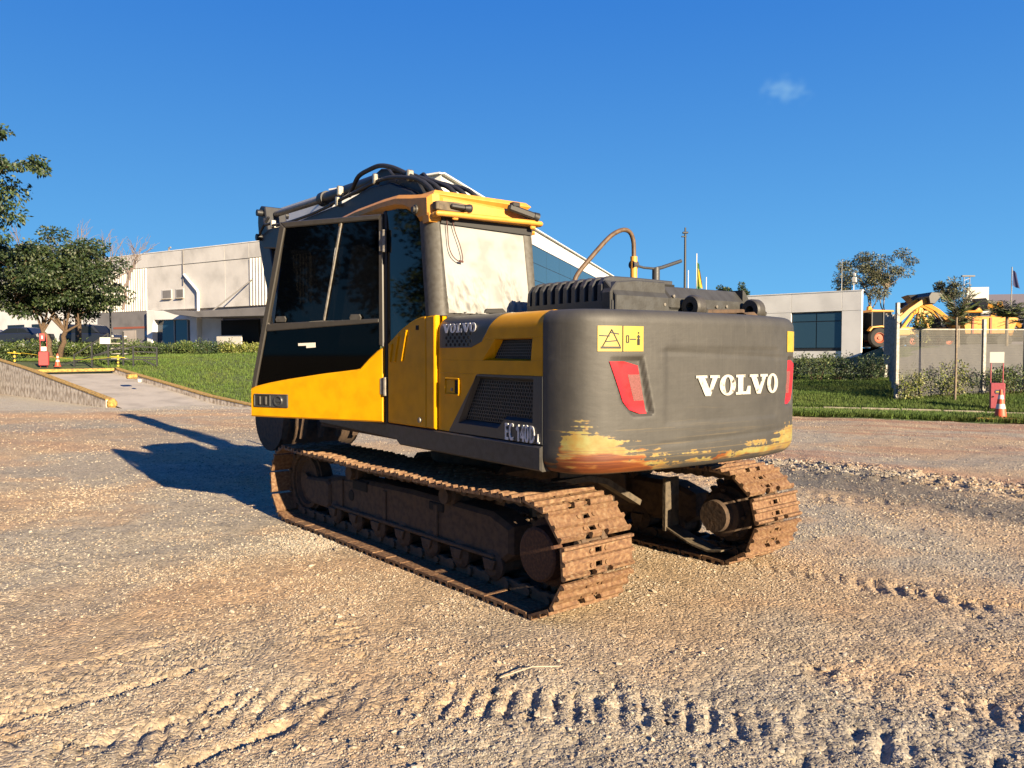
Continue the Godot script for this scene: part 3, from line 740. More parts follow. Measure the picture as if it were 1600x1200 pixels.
func prof(s, off):               # the rounded flank of the engine cover: height along the skin -> (right, up)
	if s < 1.772: return Vector2(-1.18 - off, s)
	var R = 0.10
	var a = (s - 1.772) / R
	if a < PI / 2: return Vector2(-1.18 + R - (R + off) * cos(a), 1.772 + (R + off) * sin(a))
	return Vector2(-1.18 + R + (s - 1.772 - R * PI / 2), 1.772 + R + off)
func skin(rows, off, thick = 0.02, fseg = 3):   # rows [s, f0, f1] from low to high, following the flank
	var m = MB.new()
	var R = []
	for i in rows.size() - 1:
		var a = rows[i]; var b = rows[i + 1]
		var k = 1 if b[0] <= 1.76 else maxi(1, int(ceil((b[0] - a[0]) / 0.018)))
		for q in k:
			var w = float(q) / k
			R.append([lerpf(a[0], b[0], w), lerpf(a[1], b[1], w), lerpf(a[2], b[2], w)])
	R.append(rows[-1])
	var g = []; var gi = []
	for r in R:
		var row = []; var ri = []
		for j in fseg + 1:
			var f = lerpf(r[1], r[2], float(j) / fseg)
			var p = prof(r[0], off); var p2 = prof(r[0], off - thick)
			row.append(L(p.x, p.y, f)); ri.append(L(p2.x, p2.y, f))
		g.append(row); gi.append(ri)
	var flip = (g[1][0] - g[0][0]).cross(g[0][1] - g[0][0]).x > 0
	m.grid(g, null, flip)
	for i in g.size() - 1:
		m.q(g[i][0], gi[i][0], gi[i + 1][0], g[i + 1][0]); m.q(g[i][fseg], g[i + 1][fseg], gi[i + 1][fseg], gi[i][fseg])
	for j in fseg:
		m.q(g[0][j], g[0][j + 1], gi[0][j + 1], gi[0][j]); m.q(g[-1][j], gi[-1][j], gi[-1][j + 1], g[-1][j + 1])
	return m
func recess(m, outer, inner, r0, r1):          # sloping walls from an opening (f, y) at r0 down to a smaller one at r1
	for i in outer.size():
		var j = (i + 1) % outer.size()
		m.q(L(r0, outer[i].y, outer[i].x), L(r0, outer[j].y, outer[j].x), L(r1, inner[j].y, inner[j].x), L(r1, inner[i].y, inner[i].x))
func honeycomb(poly, r, pitch, web, depth = 0.006):
	var m = MB.new()
	var lo = poly[0]; var hi = poly[0]
	for p in poly: lo = lo.min(p); hi = hi.max(p)
	var row = 0
	var y = lo.y
	while y < hi.y + pitch:
		var f = lo.x + (pitch * 0.5 if row % 2 else 0.0)
		while f < hi.x + pitch:
			if Geometry2D.is_point_in_polygon(Vector2(f, y), PackedVector2Array(poly)):
				for k in 6:
					var a0 = TAU * k / 6 + PI / 6; var a1 = TAU * (k + 1) / 6 + PI / 6
					var R = pitch / sqrt(3.0) * 1.02; var Q = R - web
					var e0 = Vector2(cos(a0), sin(a0)); var e1 = Vector2(cos(a1), sin(a1)); var c = Vector2(f, y)
					var A = c + e0 * R; var B = c + e1 * R; var C = c + e1 * Q; var D = c + e0 * Q
					m.q(L(r, A.y, A.x), L(r, B.y, B.x), L(r, C.y, C.x), L(r, D.y, D.x))
					m.q(L(r, D.y, D.x), L(r, C.y, C.x), L(r + depth, C.y, C.x), L(r + depth, D.y, D.x))
			f += pitch
		y += pitch * 0.866; row += 1
	return m

# the counterweight: its outline seen from above, and its rounded wall
const CWP = [-1.18, -2.0, -1.18, -2.06, -1.168, -2.14, -1.13, -2.23, -1.06, -2.295, -0.95, -2.345, -0.75, -2.385, -0.4, -2.422, 0.0, -2.435, 0.4, -2.415, 0.72, -2.355, 0.88, -2.295, 0.99, -2.21, 1.06, -2.11, 1.085, -2.04, 1.09, -2.0]
var cw_line = []; var cw_len = []
func cw_setup():
	cw_line = smooth_path(V2(CWP), 5); cw_len = [0.0]
	for i in cw_line.size() - 1: cw_len.append(cw_len[-1] + cw_line[i].distance_to(cw_line[i + 1]))
func cw_at(s):        # [place, outward] on the outline
	for i in cw_line.size() - 1:
		if s <= cw_len[i + 1] or i == cw_line.size() - 2:
			var d = (cw_line[i + 1] - cw_line[i]).normalized()
			return [cw_line[i].lerp(cw_line[i + 1], (s - cw_len[i]) / (cw_len[i + 1] - cw_len[i])), Vector2(d.y, -d.x)]
const CY0 = 0.905
const CY1 = 1.868
const RECESS = [[0.428, 1.592, 0.672, 1.592, 0.757, 1.245, 0.60, 1.240, 0.522, 1.318], [2.16, 1.592, 2.345, 1.592, 2.295, 1.318, 2.255, 1.240, 2.11, 1.245]]
func cw_dent(s, y):
	var d = 0.0
	for k in 2:
		var poly = PackedVector2Array(V2(RECESS[k]))
		if Geometry2D.is_point_in_polygon(Vector2(s, y), poly):
			var e = 9.0
			for i in poly.size(): e = minf(e, near_line(Vector2(s, y), poly[i], poly[(i + 1) % poly.size()])[1].length())
			var slant = clampf((s - 0.40) / 0.33, 0.1, 1.0) if k == 0 else clampf((2.355 - s) / 0.22, 0.1, 1.0)
			d += 0.034 * smoothstep(0.0, 0.02, e) * slant
	for y2 in [1.645 - 0.03 * s, 1.055 + 0.02 * s]:         # faint swages pressed across the casting
		d += 0.005 * smoothstep(0.018, 0.0, absf(y - y2)) * smoothstep(0.75, 0.85, s) * smoothstep(2.2, 1.95, s)
	if s > 0.82 and s < 2.0 and y > 1.17 and y < 1.66:
		d += 0.006 * smoothstep(0.82, 0.87, s) * smoothstep(2.0, 1.95, s) * smoothstep(1.17, 1.2, y) * smoothstep(1.66, 1.63, y)
	return d
func cw_pt(s, y, off):
	var a = cw_at(clampf(s, 0.0, cw_len[-1]))
	var inset = 0.0
	var rb = 0.11; var rt = 0.075
	if y < CY0 + rb: inset = rb * 0.8 * (1.0 - sqrt(maxf(0.0, 1.0 - ((CY0 + rb - y) / rb) ** 2)))
	if y > CY1 - rt: inset = rt * (1.0 - sqrt(maxf(0.0, 1.0 - ((y - CY1 + rt) / rt) ** 2)))
	var p = a[0] + a[1] * (off - inset)
	return L(p.x, y, p.y)
func cw_paint():
	var w = 1280; var h = 448
	var im = Image.create(w, h, false, Image.FORMAT_RGB8)
	var f = FastNoiseLite.new(); f.frequency = 0.01; f.fractal_octaves = 4; f.noise_type = FastNoiseLite.TYPE_SIMPLEX_SMOOTH
	for j in h:
		var y = CY1 - (CY1 - CY0) * (j + 0.5) / h
		for i in w:
			var s = cw_len[-1] * (i + 0.5) / w
			var fineh = f.get_noise_2d(s * 160.0, y * 7000.0); var finev = f.get_noise_2d(s * 9000.0, y * 140.0 + 50.0)
			var blot = f.get_noise_2d(s * 900.0, y * 900.0)
			var k = Color(0.46, 0.445, 0.415) * (1.0 + 0.10 * f.get_noise_2d(s * 220.0, y * 220.0) + 0.04 * finev + 0.03 * fineh + 0.06 * blot)
			k = k.lerp(Color(0.60, 0.57, 0.52), smoothstep(0.35, 0.6, finev) * 0.35 * smoothstep(1.2, 1.7, y))
			k = k.lerp(Color(0.72, 0.62, 0.45), smoothstep(0.52, 0.58, f.get_noise_2d(s * 90.0 + 700.0, y * 4200.0)) * 0.5 * smoothstep(1.5, 1.1, y))
			# where the paint has been rubbed off along the lower edge
			var st = f.get_noise_2d(s * 90.0, y * 3200.0 + 300.0)
			var edge = 0.02 + 0.19 * smoothstep(0.09, 0.16, s) * smoothstep(0.74, 0.24, s) + 0.09 * smoothstep(0.1, 0.3, s) * smoothstep(1.0, 0.6, s)
			edge += 0.045 * smoothstep(0.7, 0.9, s) + 0.06 * smoothstep(1.45, 1.75, s) + 0.10 * smoothstep(1.95, 2.2, s)
			var floor2 = 0.0 if s < 0.78 else lerpf(0.035, 0.05, clampf((s - 0.8) / 1.2, 0, 1)) * smoothstep(0.72, 0.95, s)
			var up = y - CY0 - 0.02 * f.get_noise_2d(s * 300.0, 10.0)
			var bare = smoothstep(-0.008, 0.02, edge + st * 0.10 + blot * 0.05 + 0.035 * f.get_noise_2d(s * 2600.0, y * 4200.0) - up) * smoothstep(-0.02, 0.02, up - floor2 + st * 0.03)
			var pk = Color(0.93, 0.79, 0.56).lerp(Color(0.87, 0.66, 0.38), clampf(0.5 + blot, 0, 1))
			var ru = smoothstep(-0.12, 0.20, 0.8 * f.get_noise_2d(s * 260.0 + 99.0, y * 1300.0) + (0.135 - up) * 6.0 - 1.3 * smoothstep(0.62, 0.9, s) + 0.75 * smoothstep(1.15, 1.3, s) * smoothstep(1.75, 1.6, s))
			pk = pk.lerp(Color(0.52, 0.25, 0.08).lerp(Color(0.72, 0.41, 0.14), clampf(0.5 + fineh * 1.4, 0, 1)), ru)
			k = k.lerp(Color(pk.r * 1.3, pk.g * 1.24, pk.b * 1.05), bare)
			# thin scratches dragged sideways
			k = k.lerp(Color(0.74, 0.62, 0.42), smoothstep(0.30, 0.42, f.get_noise_2d(s * 60.0 + 40.0, y * 6000.0)) * smoothstep(0.34, 0.1, up) * smoothstep(0.05, 0.2, s) * 0.7)
			im.set_pixel(i, j, k)
	return ImageTexture.create_from_image(im)
func counterweight(exc):
	cw_setup()
	var ys = []
	for k in 13: ys.append(CY0 + 0.11 * (1.0 - cos(PI / 2 * k / 12.0)))
	for k in 62: ys.append(lerpf(CY0 + 0.115, CY1 - 0.08, k / 61.0))
	for k in 11: ys.append(CY1 - 0.075 + 0.075 * sin(PI / 2 * k / 10.0))
	var g = []; var uv = []
	var ns = 190
	for i in ns + 1:
		var s = cw_len[-1] * i / ns
		var row = []; var ur = []
		for y in ys:
			row.append(cw_pt(s, y, -cw_dent(s, y))); ur.append(Vector2(s / cw_len[-1], (CY1 - y) / (CY1 - CY0)))
		g.append(row); uv.append(ur)
	var m = MB.new(); m.use_u = true
	m.grid(g, uv, (g[1][40] - g[0][40]).cross(g[0][41] - g[0][40]).x > 0)
	for e in [0, ys.size() - 1]:
		var poly = []
		for i in ns + 1: poly.append(Vector2(g[i][e].x, -g[i][e].z))
		var tr = Geometry2D.triangulate_polygon(PackedVector2Array(poly))
		for k in range(0, tr.size(), 3):
			var P = [g[tr[k]][e], g[tr[k + 1]][e], g[tr[k + 2]][e]]
			if ((P[1] - P[0]).cross(P[2] - P[0]).y > 0) == (e == 0): P = [P[0], P[2], P[1]]
			for q in [P[0], P[2], P[1]]: m.add(q, Vector3(0, -1 if e == 0 else 1, 0), Vector2(0.4, 0.3))
	m.q(L(-1.15, CY0 + 0.05, -2.0), L(1.06, CY0 + 0.05, -2.0), L(1.06, CY1 - 0.04, -2.0), L(-1.15, CY1 - 0.04, -2.0))
	var mt = StandardMaterial3D.new(); mt.albedo_texture = cw_paint(); mt.roughness = 0.62
	mt.albedo_color = lin(0.28, 0.287, 0.30)
	mt.normal_enabled = true; mt.normal_texture = noise_tex(0.03, 0, 5, null, null, 512, 51, 3.0); mt.normal_scale = 0.12
	M["cw_paint"] = mt
	var cw = part("counterweight", m, mt, exc)
	for k in 2:         # red reflectors, set into their dents
		var P = V2([[0.436, 1.566, 0.640, 1.564, 0.712, 1.255, 0.606, 1.258, 0.530, 1.325], [2.195, 1.566, 2.33, 1.564, 2.28, 1.325, 2.245, 1.258, 2.155, 1.255]][k])
		for z in 2:
			var rf = MB.new(); var rows = []
			var n = 12
			for i in n + 1:
				var y = lerpf(1.2565, 1.565, float(i) / n)
				var lo = 9.0; var hi = -9.0
				for e in P.size():
					var a = P[e]; var b = P[(e + 1) % P.size()]
					if (a.y - y) * (b.y - y) <= 0.0 and absf(a.y - b.y) > 1e-5:
						var x = lerpf(a.x, b.x, (y - a.y) / (b.y - a.y)); lo = minf(lo, x); hi = maxf(hi, x)
				if lo > hi: continue
				if z == 1:
					if y < 1.33 or y > 1.50: continue
					if k == 0: lo = lerpf(lo, hi, 0.52)
					else: hi = lerpf(lo, hi, 0.48)
				var row = []
				for j in 7:
					var s = lerpf(lo, hi, j / 6.0)
					row.append(cw_pt(s, y, 0.006 + z * 0.002 - cw_dent(s, y)))
				rows.append(row)
			rf.grid(rows, null, (rows[1][0] - rows[0][0]).cross(rows[0][1] - rows[0][0]).z < 0)
			part("reflector" if z == 0 else "worn_reflector_patch", rf, "reflector" if z == 0 else "reflector_worn", cw)
	for k in 2:         # yellow warning labels
		var st = MB.new(); var rows = []
		for i in 3:
			var row = []
			for j in 9:
				var w = j / 8.0
				row.append(cw_pt(lerpf([0.366, 2.13][k], [0.668, 2.33][k], w), lerpf(1.622, 1.768, i / 2.0), 0.004))
			rows.append(row)
		st.grid(rows, null, (rows[1][0] - rows[0][0]).cross(rows[0][1] - rows[0][0]).z < 0)
		part("warning_label", st, "sticker", cw)
		if k == 1: continue
		var pr = MB.new()
		var seg = func(x0, y0, x1, y1, w):
			for q in 5:
				var p0 = Vector2(x0, y0).lerp(Vector2(x1, y1), q / 5.0); var p1 = Vector2(x0, y0).lerp(Vector2(x1, y1), (q + 1) / 5.0)
				var A = cw_pt(0.366 + p0.x * 0.302, 1.622 + p0.y * 0.146, 0.0055); var B = cw_pt(0.366 + p1.x * 0.302, 1.622 + p1.y * 0.146, 0.0055)
				bar(pr, A, B, 0.001, w, 0.0, Vector3.UP) if absf(x1 - x0) > absf(y1 - y0) * 0.3 else bar(pr, A, B, w, 0.001, 0.0, Vector3(0, 0, 1))
		for e in [[0.10, 0.2, 0.28, 0.86], [0.28, 0.86, 0.46, 0.2], [0.06, 0.13, 0.48, 0.13], [0.06, 0.17, 0.48, 0.17], [0.16, 0.38, 0.38, 0.42], [0.03, 0.62, 0.24, 0.60], [0.26, 0.74, 0.44, 0.68], [0.52, 0.0, 0.52, 1.0], [0.6, 0.35, 0.6, 0.62], [0.65, 0.35, 0.65, 0.62], [0.6, 0.62, 0.65, 0.62], [0.6, 0.35, 0.65, 0.35], [0.68, 0.48, 0.82, 0.48], [0.865, 0.25, 0.865, 0.5], [0.895, 0.25, 0.895, 0.5], [0.88, 0.45, 0.88, 0.66], [0.845, 0.58, 0.915, 0.58], [0.88, 0.7, 0.88, 0.77]]:
			seg.call(e[0], e[1], e[2], e[3], 0.007 if e[0] < 0.84 else 0.010)
		part("pictogram", pr, "black", cw)
	# the maker's lettering, a slab serif face, one piece per letter
	var VV = V2([0, 1, 0.78, 1, 0.78, 0.87, 0.62, 0.87, 0.93, 0.36, 1.16, 0.87, 0.98, 0.87, 0.98, 1, 1.66, 1, 1.66, 0.87, 1.50, 0.87, 1.02, 0, 0.66, 0, 0.14, 0.87, 0, 0.87])
	var LL = V2([0, 1, 0.80, 1, 0.80, 0.87, 0.60, 0.87, 0.60, 0.15, 0.86, 0.15, 0.98, 0.42, 1.22, 0.42, 1.22, 0, 0, 0, 0, 0.13, 0.17, 0.13, 0.17, 0.87, 0, 0.87])
	var at = [[1.089, "V"], [1.302, "O"], [1.466, "L"], [1.612, "V"], [1.818, "O"]]
	for e in at:
		var hgt = 0.128; var lm = MB.new()
		var c = cw_at(e[0] + 0.08); var o = cw_pt(e[0] + 0.08, 1.40, 0.003 - cw_dent(e[0] + 0.08, 1.40))
		var zz = Vector3(c[1].x, 0, -c[1].y); var xx = Vector3.UP.cross(zz)
		var X = Transform3D(Basis(xx * hgt, Vector3.UP * hgt, zz), o + Vector3.UP * (1.347 - 1.40) - xx * 0.08)
		lm = letter(e[1], X, VV, LL, 0.005)
		part("letter", lm, "letter_white", cw)
func letter(ch, X, VV, LL, depth):
	var lm = MB.new()
	if ch == "O":
		for k in 28:
			var a0 = TAU * k / 28; var a1 = TAU * (k + 1) / 28
			var P = [Vector2(0.64 + 0.62 * cos(a0), 0.5 + 0.52 * sin(a0)), Vector2(0.64 + 0.62 * cos(a1), 0.5 + 0.52 * sin(a1)), Vector2(0.64 + 0.22 * cos(a1), 0.5 + 0.40 * sin(a1)), Vector2(0.64 + 0.22 * cos(a0), 0.5 + 0.40 * sin(a0))]
			lm.prism(P, X, 0.0, depth)
	else: lm.prism(VV if ch == "V" else LL, X, 0.0, depth)
	return lm

func excavator():
	var exc = thing("excavator", "yellow and grey crawler excavator with rusty tracks and its cab door ajar", "excavator", W(-0.058, 0, 6.9), deg_to_rad(36.5))
	var shoes = [shoe_mesh(1), shoe_mesh(2), shoe_mesh(3), shoe_mesh(4)]
	var link = link_mesh()
	track(exc, -1, shoes, link); track(exc, 1, shoes, link)
	# carbody between the tracks
	var cb = MB.new(); var R = Basis(Vector3.UP, deg_to_rad(3.1))
	cb.box(T(Vector3(0, 0.60, 0), R), Vector3(1.15, 0.24, 1.3), 0.04)
	for sx in [-1, 1]:
		for sf in [-1, 1]:
			var pts = [Vector2(0.35, 0.72), Vector2(0.62, 0.70), Vector2(0.84, 0.56), Vector2(0.86, 0.30), Vector2(0.74, 0.28), Vector2(0.60, 0.44), Vector2(0.35, 0.50)]
			var dir = Vector3(sx * 0.78, 0, -sf * 0.63).normalized()
			var X = Transform3D(R * Basis(dir, Vector3.UP, dir.cross(Vector3.UP)), Vector3.ZERO)
			cb.prism(pts.map(func(p): return Vector2(p.x * 1.25, p.y)), X, -0.16, 0.16, 0.015)
	part("carbody", cb, "under", exc)
	var gus = MB.new()        # stiffening plates at the back of the carbody
	gus.prism(V2([-0.25, 0.70, 0.30, 0.78, 0.32, 0.64, -0.1, 0.655, -0.25, 0.66]), REAR(-1.02), 0.0, 0.03)
	gus.prism(V2([-0.5, 0.64, 0.05, 0.655, 0.25, 0.61, 0.62, 0.40, 0.60, 0.36, 0.22, 0.57, 0.03, 0.61, -0.5, 0.60]), REAR(-0.95), 0.0, 0.12)
	part("gusset_plate", gus, "under_grey", exc)
	part("swing_bearing", one_lathe([Vector2(0, 0.70), Vector2(0.66, 0.70), Vector2(0.66, 0.80), Vector2(0.60, 0.81), Vector2(0.60, 0.93), Vector2(0, 0.93)], T(Vector3.ZERO), 40), "under", exc)
	# deck
	var dk = MB.new()
	dk.prism(V2([-1.12, -2.05, 1.06, -2.05, 1.12, 0.2, 1.12, 1.2, 0.3, 1.45, -1.12, 1.45]), PLAN(0), 0.925, 1.02, 0.01)
	dk.box(T(L(0.05, 0.9, 0.3)), Vector3(0.9, 0.06, 2.4), 0.01)
	part("deck", dk, "under", exc)
	var sk = MB.new()
	sk.prism(V2([-0.01, 1.062, -0.24, 0.907, -1.998, 0.907, -1.998, 1.06]), SIDE(-1.195), 0.0, 0.2, 0.012)
	sk.prism(V2([1.45, 1.05, 1.45, 0.96, -0.1, 0.93, -0.02, 1.05]), SIDE(-1.14), 0.0, 0.12, 0.01)
	part("deck_skirt", sk, "charcoal", exc)
	var sr = MB.new()
	sr.prism(V2([1.2, 1.062, 1.0, 0.907, -1.998, 0.907, -1.998, 1.06]), SIDE(1.0), 0.0, 0.15, 0.012)
	part("deck_skirt", sr, "charcoal", exc)
	counterweight(exc)
	flank(exc); hood(exc); cab(exc); door(exc); boom(exc)

func flank(exc):
	# the yellow panel under the side glass
	var top = V2([-0.077, 1.691, -0.12, 1.715, -0.18, 1.745, -0.24, 1.775, -0.30, 1.802, -0.37, 1.828, -0.43, 1.848, -0.51, 1.868, -0.595, 1.882])
	var poly = [Vector2(-0.072, 1.068)] + top + V2([-0.662, 1.884, -0.664, 1.069])
	var sp = MB.new()
	sp.prism(poly, SIDE(-1.2), 0.0, 0.05, 0.008)
	var pn = part("side_panel", sp, "yellow", exc)
	var co = MB.new()
	co.prism(V2([-0.667, 1.07, -0.798, 1.07, -0.800, 1.885, -0.667, 1.884]), Transform3D(Basis(Vector3(0.06, 0, -1), Vector3(0, 1, 0), Vector3(1, 0, 0.06)).orthonormalized(), Vector3(-1.158, 0, 0)), 0.0, 0.05, 0.01)
	co.prism(V2([-1.13, 1.884, -0.80, 1.884, -0.80, 1.83, -1.13, 1.83]), REAR(-0.66), 0.0, 0.13, 0.006)
	part("corner_panel", co, "yellow", exc)
	var rb = MB.new()
	for e in [[-0.103, 1.545, -0.142, 1.69], [-0.184, 1.548, -0.247, 1.748], [-0.298, 1.553, -0.379, 1.79]]:
		rb.prism(V2([e[0], e[1], e[2], e[3], e[2] - 0.022, e[3], e[0] - 0.022, e[1]]), SIDE(-1.2125), 0.0, 0.02, 0.005)
	part("pressed_rib", rb, "yellow", pn)
	part("bolt_head", one_lathe([Vector2(0, 0), Vector2(0.022, 0), Vector2(0.02, 0.016), Vector2(0, 0.018)], AX(L(-1.199, 1.122, -0.585)), 6), "steel", pn)
	part("slot", one_box(L(-1.2, 1.803, -0.545), Vector3(0.006, 0.035, 0.045), 0.002), "void", pn)
	# the engine cover: a yellow skin with openings
	var F0 = -0.812; var F1 = -1.997
	var d = skin([[1.068, F0, -0.948], [1.475, F0, -1.305]], 0.0)
	var b = skin([[1.476, F0, F1], [1.566, F0, F1]], 0.0)
	var lft = skin([[1.567, F0, -1.366], [1.703, F0, -1.512]], 0.0, 0.05)
	var rgt = skin([[1.567, -1.882, F1], [1.703, -1.90, F1]], 0.0, 0.05)
	var up = skin([[1.704, F0, F1], [1.765, F0, F1], [2.10, F0 - 0.02, F1]], 0.0)
	for m in [b, lft, rgt, up]:
		d.v.append_array(m.v); d.n.append_array(m.n); d.u.append_array(m.u); d.c.append_array(m.c)
	recess(d, V2([-1.366, 1.567, -1.882, 1.567, -1.90, 1.703, -1.512, 1.703]), V2([-1.442, 1.580, -1.880, 1.572, -1.898, 1.699, -1.538, 1.699]), -1.18, -1.135)
	var ec = part("engine_cover", d, "yellow", exc)
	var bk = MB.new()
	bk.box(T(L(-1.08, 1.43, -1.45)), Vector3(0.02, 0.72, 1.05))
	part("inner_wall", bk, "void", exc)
	var upgr = V2([-1.442, 1.580, -1.880, 1.572, -1.898, 1.699, -1.538, 1.699])
	part("vent_grille", honeycomb(upgr, -1.137, 0.021, 0.0038), "panel_grey", ec)
	part("vent_backing", one_prism(upgr, SIDE(-1.126), 0.0, 0.004), "black", ec)
	# dark badge panel wrapping over the top edge
	var bp = skin([[1.652, -0.836, -1.235], [1.69, -0.836, -1.36], [1.765, -0.837, -1.43], [1.84, -0.84, -1.495], [1.93, -0.85, -1.545], [2.08, -0.87, -1.60]], 0.004, 0.008, 6)
	bp.prism(V2([-1.08, -0.84, -1.18, -0.84, -1.18, -0.836, -1.08, -0.836]), PLAN(1.60), 0.0, 0.001)
	var badge = part("badge_panel", bp, "panel_grey", ec)
	var hl = MB.new()
	for r in 4:
		for k in 6:
			var f = -0.925 - k * 0.056 - (0.028 if r % 2 else 0.0); var s = 1.672 + r * 0.024
			var p = prof(s, 0.0045)
			hl.lathe([Vector2(0.012, 0), Vector2(0.011, 0.0025), Vector2(0, 0.0025)], Transform3D(AX(L(p.x, p.y, f)).basis * Basis(Vector3.BACK, 0.0), L(p.x, p.y, f)), 6)
	part("vent_hole", hl, "void", badge)
	var VV = V2([0, 1, 0.78, 1, 0.78, 0.87, 0.62, 0.87, 0.93, 0.36, 1.16, 0.87, 0.98, 0.87, 0.98, 1, 1.66, 1, 1.66, 0.87, 1.50, 0.87, 1.02, 0, 0.66, 0, 0.14, 0.87, 0, 0.87])
	var LL = V2([0, 1, 0.80, 1, 0.80, 0.87, 0.60, 0.87, 0.60, 0.15, 0.86, 0.15, 0.98, 0.42, 1.22, 0.42, 1.22, 0, 0, 0, 0, 0.13, 0.17, 0.13, 0.17, 0.87, 0, 0.87])
	var x = -0.885
	for ch in ["V", "O", "L", "V", "O"]:
		var p = prof(1.785, 0.005); var a = 0.06
		var yy = Vector3(sin(a), cos(a), 0)
		var z = Vector3(-cos(a), sin(a), 0)
		part("letter", letter(ch, Transform3D(Basis(Vector3(0, 0, 1) * 0.060, yy * 0.062, z), L(p.x - 0.002, p.y, x) - yy * 0.031), VV, LL, 0.004), "letter_grey", badge)
		x -= 0.060 * {"V": 1.56, "O": 1.36, "L": 1.22}[ch]
	# lower dark panel with the big grille
	var out = V2([-0.952, 1.068, -1.998, 1.068, -1.998, 1.474, -1.309, 1.474])
	var gr = V2([-1.123, 1.160, -1.534, 1.157, -1.606, 1.215, -1.878, 1.212, -1.886, 1.437, -1.30, 1.445])
	var mo = V2([-1.075, 1.135, -1.545, 1.133, -1.615, 1.195, -1.905, 1.192, -1.912, 1.457, -1.29, 1.462])
	var lp = MB.new()
	var ring = [[0, 0], [1, 0], [1, 2], [1, 3], [2, 4], [3, 5]]       # outer corner to inner corner, going round
	var oo = [out[0], Vector2(-1.545, 1.068), Vector2(-1.615, 1.068), out[1], out[2], out[3]]
	for i in 6:
		var j = (i + 1) % 6
		lp.q(L(-1.184, oo[i].y, oo[i].x), L(-1.184, mo[i].y, mo[i].x), L(-1.184, mo[j].y, mo[j].x), L(-1.184, oo[j].y, oo[j].x))
		lp.q(L(-1.184, oo[i].y, oo[i].x), L(-1.184, oo[j].y, oo[j].x), L(-1.15, oo[j].y, oo[j].x), L(-1.15, oo[i].y, oo[i].x))
	recess(lp, mo, gr, -1.184, -1.150)
	var low = part("lower_panel", lp, "panel_grey", exc)
	part("radiator_grille", honeycomb(gr, -1.152, 0.026, 0.0042), "panel_grey", low)
	part("grille_backing", one_prism(gr, SIDE(-1.138), 0.0, 0.004), "black", low)
	# type lettering in a narrow sans face
	var XT = Basis(Vector3(0, 0, 1), Vector3(0, 1, 0), Vector3(-1, 0, 0))
	words("EC", 0.104, 0.006, true, 800, low, "lettering", "letter_grey", Transform3D(XT, L(-1.188, 1.120, -1.672)), 0.56)
	words("140D", 0.104, 0.006, true, 800, low, "lettering", "letter_grey", Transform3D(XT, L(-1.188, 1.120, -1.838)), 0.56)
	words("L", 0.055, 0.006, true, 700, low, "lettering", "letter_grey", Transform3D(XT, L(-1.188, 1.100, -1.965)), 0.6)
	# latch
	var la = MB.new()
	for e in [[-1.0, 1.438, 0.18, 0.012], [-1.0, 1.328, 0.18, 0.012]]: la.box(T(L(-1.184, e[1], e[0])), Vector3(0.016, 0.012, 0.18), 0.004)
	for f in [-0.912, -1.088]: la.box(T(L(-1.184, 1.383, f)), Vector3(0.016, 0.10, 0.012), 0.004)
	la.box(T(L(-1.181, 1.383, -0.975)), Vector3(0.008, 0.092, 0.11), 0.002)
	var lt = part("latch", la, "yellow", ec)
	part("latch_pocket", one_box(L(-1.181, 1.383, -1.058), Vector3(0.006, 0.092, 0.045)), "void", lt)
	part("keyhole", one_lathe([Vector2(0, 0), Vector2(0.012, 0), Vector2(0.011, 0.006), Vector2(0, 0.006)], AX(L(-1.185, 1.362, -1.0)), 10), "steel", lt)

